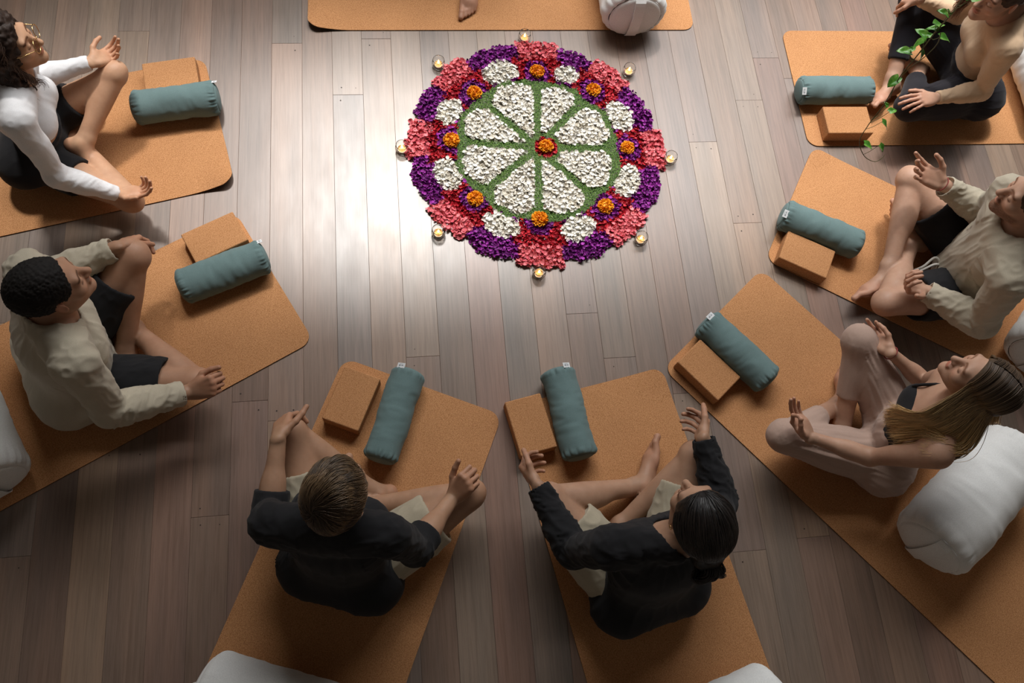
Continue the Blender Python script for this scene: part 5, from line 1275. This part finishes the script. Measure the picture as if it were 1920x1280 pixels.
# ---- E: long-haired woman
def person_e():
    mud = ((0.75, 1.0, 0.7), (0.30, 0.25, 0.2), (0.25, 0.2, 0.2), (0.2, 0.2, 0.2))
    th = ((0.70, 0.45, 0.62), (0.80, 0.05, 0.60), (0.85, -0.15, 0.45))
    p = make_person('E', 'woman with long light-brown hair, black strap top and dusty pink trousers, white bolster behind her', s=0.95, fem=True, skin=(0.50, 0.305, 0.215), pitch=16, yaw=-2, roll=0, hs=0.95,
        hands={'L': hand('E', 'L', (0.15, 0.0, 1.0), mud, thumb=th, d=unit(A3(-0.45, 0.75, 0.25))), 'R': hand('E', 'R', (-0.35, -0.5, 0.75), ((0.6, 0.9, 0.6), (0.5, 0.6, 0.4), (0.5, 0.6, 0.4), (0.4, 0.5, 0.4)), thumb=th)}, feet='LR', brow=(0.45, 0.36, 0.30))
    legs_cloth(p, 'trousers', m_pink, d0=0.013, d1=0.012, shin=0.62, dsh=0.007, waist=0.215, amp=0.0065, seed=41, gl=0.012)
    # strap top: band around the chest and two straps
    ch = [(p.T[n].grow(0.004), p.Tk[n]) for n in ('belly', 'chest', 'breastL', 'breastR')]
    V, Q = sdf_mesh(ch, 0.006, clips=[(p.M + p.u * 0.375, p.u), (p.M + p.u * 0.17, -p.u)])
    top = obj('strap_top', mesh_np('strap_top', relax(V, Q) - p.org, Q, m_black), p.root)
    parts = []
    for q, a in (('L', 1), ('R', -1)):
        c = p.M + p.l * 0.085 * a
        pts = [c + p.u * 0.345 + p.f * 0.108, c + p.u * 0.41 + p.f * 0.082, c + p.l * 0.012 * a + p.u * 0.485 + p.f * 0.012, c + p.l * 0.005 * a + p.u * 0.47 - p.f * 0.062, c + p.u * 0.40 - p.f * 0.108, c + p.u * 0.33 - p.f * 0.118]
        parts.append(tube(spline(pts, 26), 0.0055, 6))
    child(p, 'shoulder_strap', parts, m_black, None)
    m = mat_hair('hair_light_brown', (0.10, 0.062, 0.034)); ms = mat_strand('strand_light_brown', (0.075, 0.048, 0.029), (0.62, 0.42, 0.19))
    J = p.J; sl = J['sL']
    N_ = p.N; L_, F_, U_ = p.l, p.f, p.u
    g2 = [N_ + L_ * 0.082 + F_ * 0.045 + U_ * 0.070, N_ + L_ * 0.096 + F_ * 0.062 + U_ * 0.018, N_ + L_ * 0.094 + F_ * 0.090 - U_ * 0.040, N_ + L_ * 0.088 + F_ * 0.112 - U_ * 0.10, N_ + L_ * 0.080 + F_ * 0.122 - U_ * 0.155]
    g3 = [N_ + L_ * 0.075 - F_ * 0.035 + U_ * 0.060, N_ + L_ * 0.105 - F_ * 0.030 + U_ * 0.022, N_ + L_ * 0.115 + F_ * 0.020 + U_ * 0.020, N_ + L_ * 0.108 + F_ * 0.070 - U_ * 0.005]
    g4 = [N_ - L_ * 0.030 - F_ * 0.070 + U_ * 0.045, N_ - L_ * 0.045 - F_ * 0.095 - U_ * 0.02, N_ - L_ * 0.050 - F_ * 0.118 - U_ * 0.10]
    pr = [(he(p, 0, -0.020, 0.034, 0.083, 0.108, 0.095), 0.02), (hc(p, (0, -0.07, 0.0), (0.0, -0.08, -0.09), 0.070, 0.050), 0.03)]
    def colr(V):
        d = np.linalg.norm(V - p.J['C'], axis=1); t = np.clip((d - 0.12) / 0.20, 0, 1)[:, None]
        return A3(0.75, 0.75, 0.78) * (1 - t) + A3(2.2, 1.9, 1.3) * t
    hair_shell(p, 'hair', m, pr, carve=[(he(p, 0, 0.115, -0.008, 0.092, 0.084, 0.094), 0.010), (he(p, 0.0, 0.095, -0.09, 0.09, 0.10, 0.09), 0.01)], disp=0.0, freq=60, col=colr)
    r = np.random.default_rng(71)
    def long_strands(K, side, guide, y_lo, y_hi, wid, thick, waves=0.006):
        out = []
        cen = A3(0, -0.020, 0.034); rad = A3(0.085, 0.110, 0.097)
        LK = r.normal(0, 1, (12, 4))
        for k in range(K):
            c = r.uniform(-1, 1); y0 = (y_lo + y_hi) / 2 + c * (y_hi - y_lo) / 2; li = 1 + abs(r.normal(0, 0.028))
            pts = []
            for j, an in enumerate((0.05, 0.45, 0.9, 1.35, 1.75)):
                yy = y0 * (1 - 0.05 * j) - 0.030 * j * (1 if y0 > 0 else 0.6); h = math.sqrt(max(0.02, 1 - yy * yy))
                q = A3(math.sin(an) * h * side - 0.10 * (1 - j / 4), yy, math.cos(an) * h); q = q / np.linalg.norm(q)
                v = cen + q * rad * li; pts.append(H3(p, *v))
            th_ = r.uniform(-1, 1) * thick; cc = c * wid + r.normal(0, wid * 0.25); ph = r.uniform(0, 6.28)
            for j, g in enumerate(guide):
                f = j / (len(guide) - 1); ax = F_ * (1 - f) + L_ * (-0.8 * f) * side + F_ * 0.3
                pts.append(g + unit(ax) * cc * (1 + 0.25 * f) + U_ * th_ + (L_ * math.sin(ph + 5 * f) + U_ * math.cos(ph + 4 * f)) * waves * (0.3 + f))
            lk = LK[int((c + 1) * 5.99)]
            for j in (-1, -2, -3): pts[j] = pts[j] + (L_ * lk[0] + F_ * lk[1] + U_ * lk[2]) * 0.012 * (1.0, 0.55, 0.2)[-j - 1] - F_ * 0.0
            m_ = min(1.0, r.triangular(0.78, 0.95, 1.0) + 0.045 * lk[3]); S_ = spline(pts, 34); tt = np.linspace(0, m_, 30)
            out.append(np.stack([np.interp(tt, np.linspace(0, 1, 34), S_[:, i]) for i in range(3)], 1))
        return out
    C = long_strands(2100, 1, g2, -0.45, 0.84, 0.044, 0.014) + long_strands(1100, 1, g3, -0.85, -0.20, 0.040, 0.016) + long_strands(800, -1, g4, -0.80, 0.80, 0.040, 0.014)
    strands('hair_lengths', np.array(C) - p.org, 0.00095, ms, p.root)
    fa = unit(J['wR'] - J['eR']); x, y = perp(fa)
    child(p, 'bracelet', [ring_tube(J['wR'] - fa * 0.012, x, y, 0.0265, 0.0265, 0.0022, 24)], m_red)
# ---- F: bearded man
def person_f():
    p = make_person('F', 'bearded man in beige long sleeves and black drawstring shorts, seated at the right edge', s=1.0, skin=(0.52, 0.325, 0.235), pitch=0, yaw=-4, hs=0.97,
        hands={'L': hand('F', 'L', (0.25, 0.15, 0.9), ((0.7, 0.9, 0.6), (0.8, 1.0, 0.6), (0.85, 1.0, 0.6), (0.85, 1.0, 0.6))), 'R': hand('F', 'R', (-0.1, -0.55, 0.75), ((0.2, 0.25, 0.2), (0.45, 0.5, 0.4), (0.5, 0.55, 0.4), (0.5, 0.55, 0.4)), spread=0.12)}, feet='LR', beard=(0.30, 0.22, 0.17), brow=(0.4, 0.3, 0.24))
    shirt(p, 'long_sleeve_shirt', m_beige, d=0.016, ds=0.015, dc=0.018, t=1.95, neck=0.070, amp=0.006, seed=23, hem=(p.M - p.up * 0.045, -p.up))
    legs_cloth(p, 'shorts', m_black, d0=0.018, d1=0.024, t=0.62, amp=0.005, seed=51)
    m = mat_hair('hair_chestnut', (0.05, 0.030, 0.018))
    hair_shell(p, 'hair', m, [(he(p, 0, -0.018, 0.040, 0.086, 0.110, 0.098), 0.02)], carve=face_carve(p), clips=[(H3(p, 0, -0.09, -0.065), unit(-p.hu + p.hf * 0.30))], h=0.0045, disp=0.004, freq=80)
    c0 = p.M + p.f * 0.128 + p.u * 0.055
    parts = []
    for a in (1, -1):
        b = [c0 + p.l * 0.006 * a, c0 + p.f * 0.028 + p.l * 0.016 * a + p.u * 0.012, c0 + p.f * 0.060 + p.l * (0.03 + 0.008 * a) - p.u * 0.012, c0 + p.f * 0.088 + p.l * (0.045 + 0.008 * a) - p.u * 0.048]
        V, F = tube(spline(b, 16), 0.0058, 6); parts.append((V, F))
    child(p, 'drawstring', parts, m_cord)
    J = p.J; fa = unit(J['wR'] - J['eR']); x, y = perp(fa)
    child(p, 'bracelet', [ring_tube(J['wR'] + fa * 0.004, x, y, 0.030, 0.030, 0.0020, 24)], m_red)
# ---- G: woman in the tan top
def person_g():
    p = make_person('G', 'woman in a tan fitted long-sleeve top and black trousers, head cropped by the frame', s=0.96, fem=True, skin=(0.50, 0.305, 0.22), pitch=-6, yaw=6,
        hands={'L': hand('G', 'L', (-0.1, 0.1, -1), (0.22, 0.26, 0.3, 0.34), spread=0.13), 'R': hand('G', 'R', (0.3, -0.3, -0.9), (0.5, 0.55, 0.6, 0.6))}, feet='LR', brow=(0.3, 0.22, 0.18))
    shirt(p, 'long_sleeve_top', m_tan, d=0.006, ds=0.007, dc=0.007, t=1.97, neck=0.068, hem=(p.M + p.u * 0.135, -p.u), amp=0.0025, seed=27, low=False)
    legs_cloth(p, 'trousers', m_navy, d0=0.014, d1=0.013, shin=0.72, dsh=0.011, waist=0.165, amp=0.0035, seed=61, gl=0.010)
    m = mat_hair('hair_auburn', (0.040, 0.019, 0.011)); ms = mat_strand('strand_auburn', (0.05, 0.024, 0.013), (0.22, 0.10, 0.05))
    hair_shell(p, 'hair', m, [(he(p, 0, -0.020, 0.040, 0.088, 0.110, 0.098), 0.02), (he(p, 0, -0.12, 0.03, 0.05, 0.05, 0.05), 0.02)], carve=face_carve(p), clips=[(H3(p, 0, -0.09, -0.062), unit(-p.hu + p.hf * 0.3))], h=0.0045, disp=0.003, freq=80)
    g = [H3(p, -0.07, 0.03, 0.07), H3(p, -0.09, 0.05, -0.03), H3(p, -0.085, 0.08, -0.12), H3(p, -0.06, 0.10, -0.20)]
    strands('hair_lock', bundle(p, g, 160, 20, (0.012, 0.02, 0.022, 0.016), 0.008, 2.5, seed=81), 0.0009, ms, p.root)
# ---- H: sitter above the frame, only a foot in view
def person_h():
    p = make_person('H', 'sitter above the frame, only one bare foot seen on the long mat', s=0.98, skin=(0.42, 0.25, 0.17), hands={'L': hand('H', 'L', (0, -0.2, -1)), 'R': hand('H', 'R', (0, -0.2, -1))}, feet='L')
    shirt(p, 'long_sleeve_shirt', m_beige, neck=0.076, amp=0.005, seed=33, hem=(p.M - p.up * 0.05, -p.up))
    legs_cloth(p, 'shorts', m_black, t=0.6, seed=71)
    m = mat_hair('hair_umber', (0.03, 0.02, 0.014))
    hair_shell(p, 'hair', m, [(he(p, 0, -0.018, 0.036, 0.086, 0.108, 0.096), 0.02)], carve=face_carve(p), clips=[(H3(p, 0, -0.09, -0.062), unit(-p.hu + p.hf * 0.3))], h=0.0045, disp=0.004, freq=100)

import time as _time
for fn in (PEOPLE if 'PEOPLE' in globals() else (person_a, person_b, person_c, person_d, person_e, person_f, person_g, person_h)):
    fn()
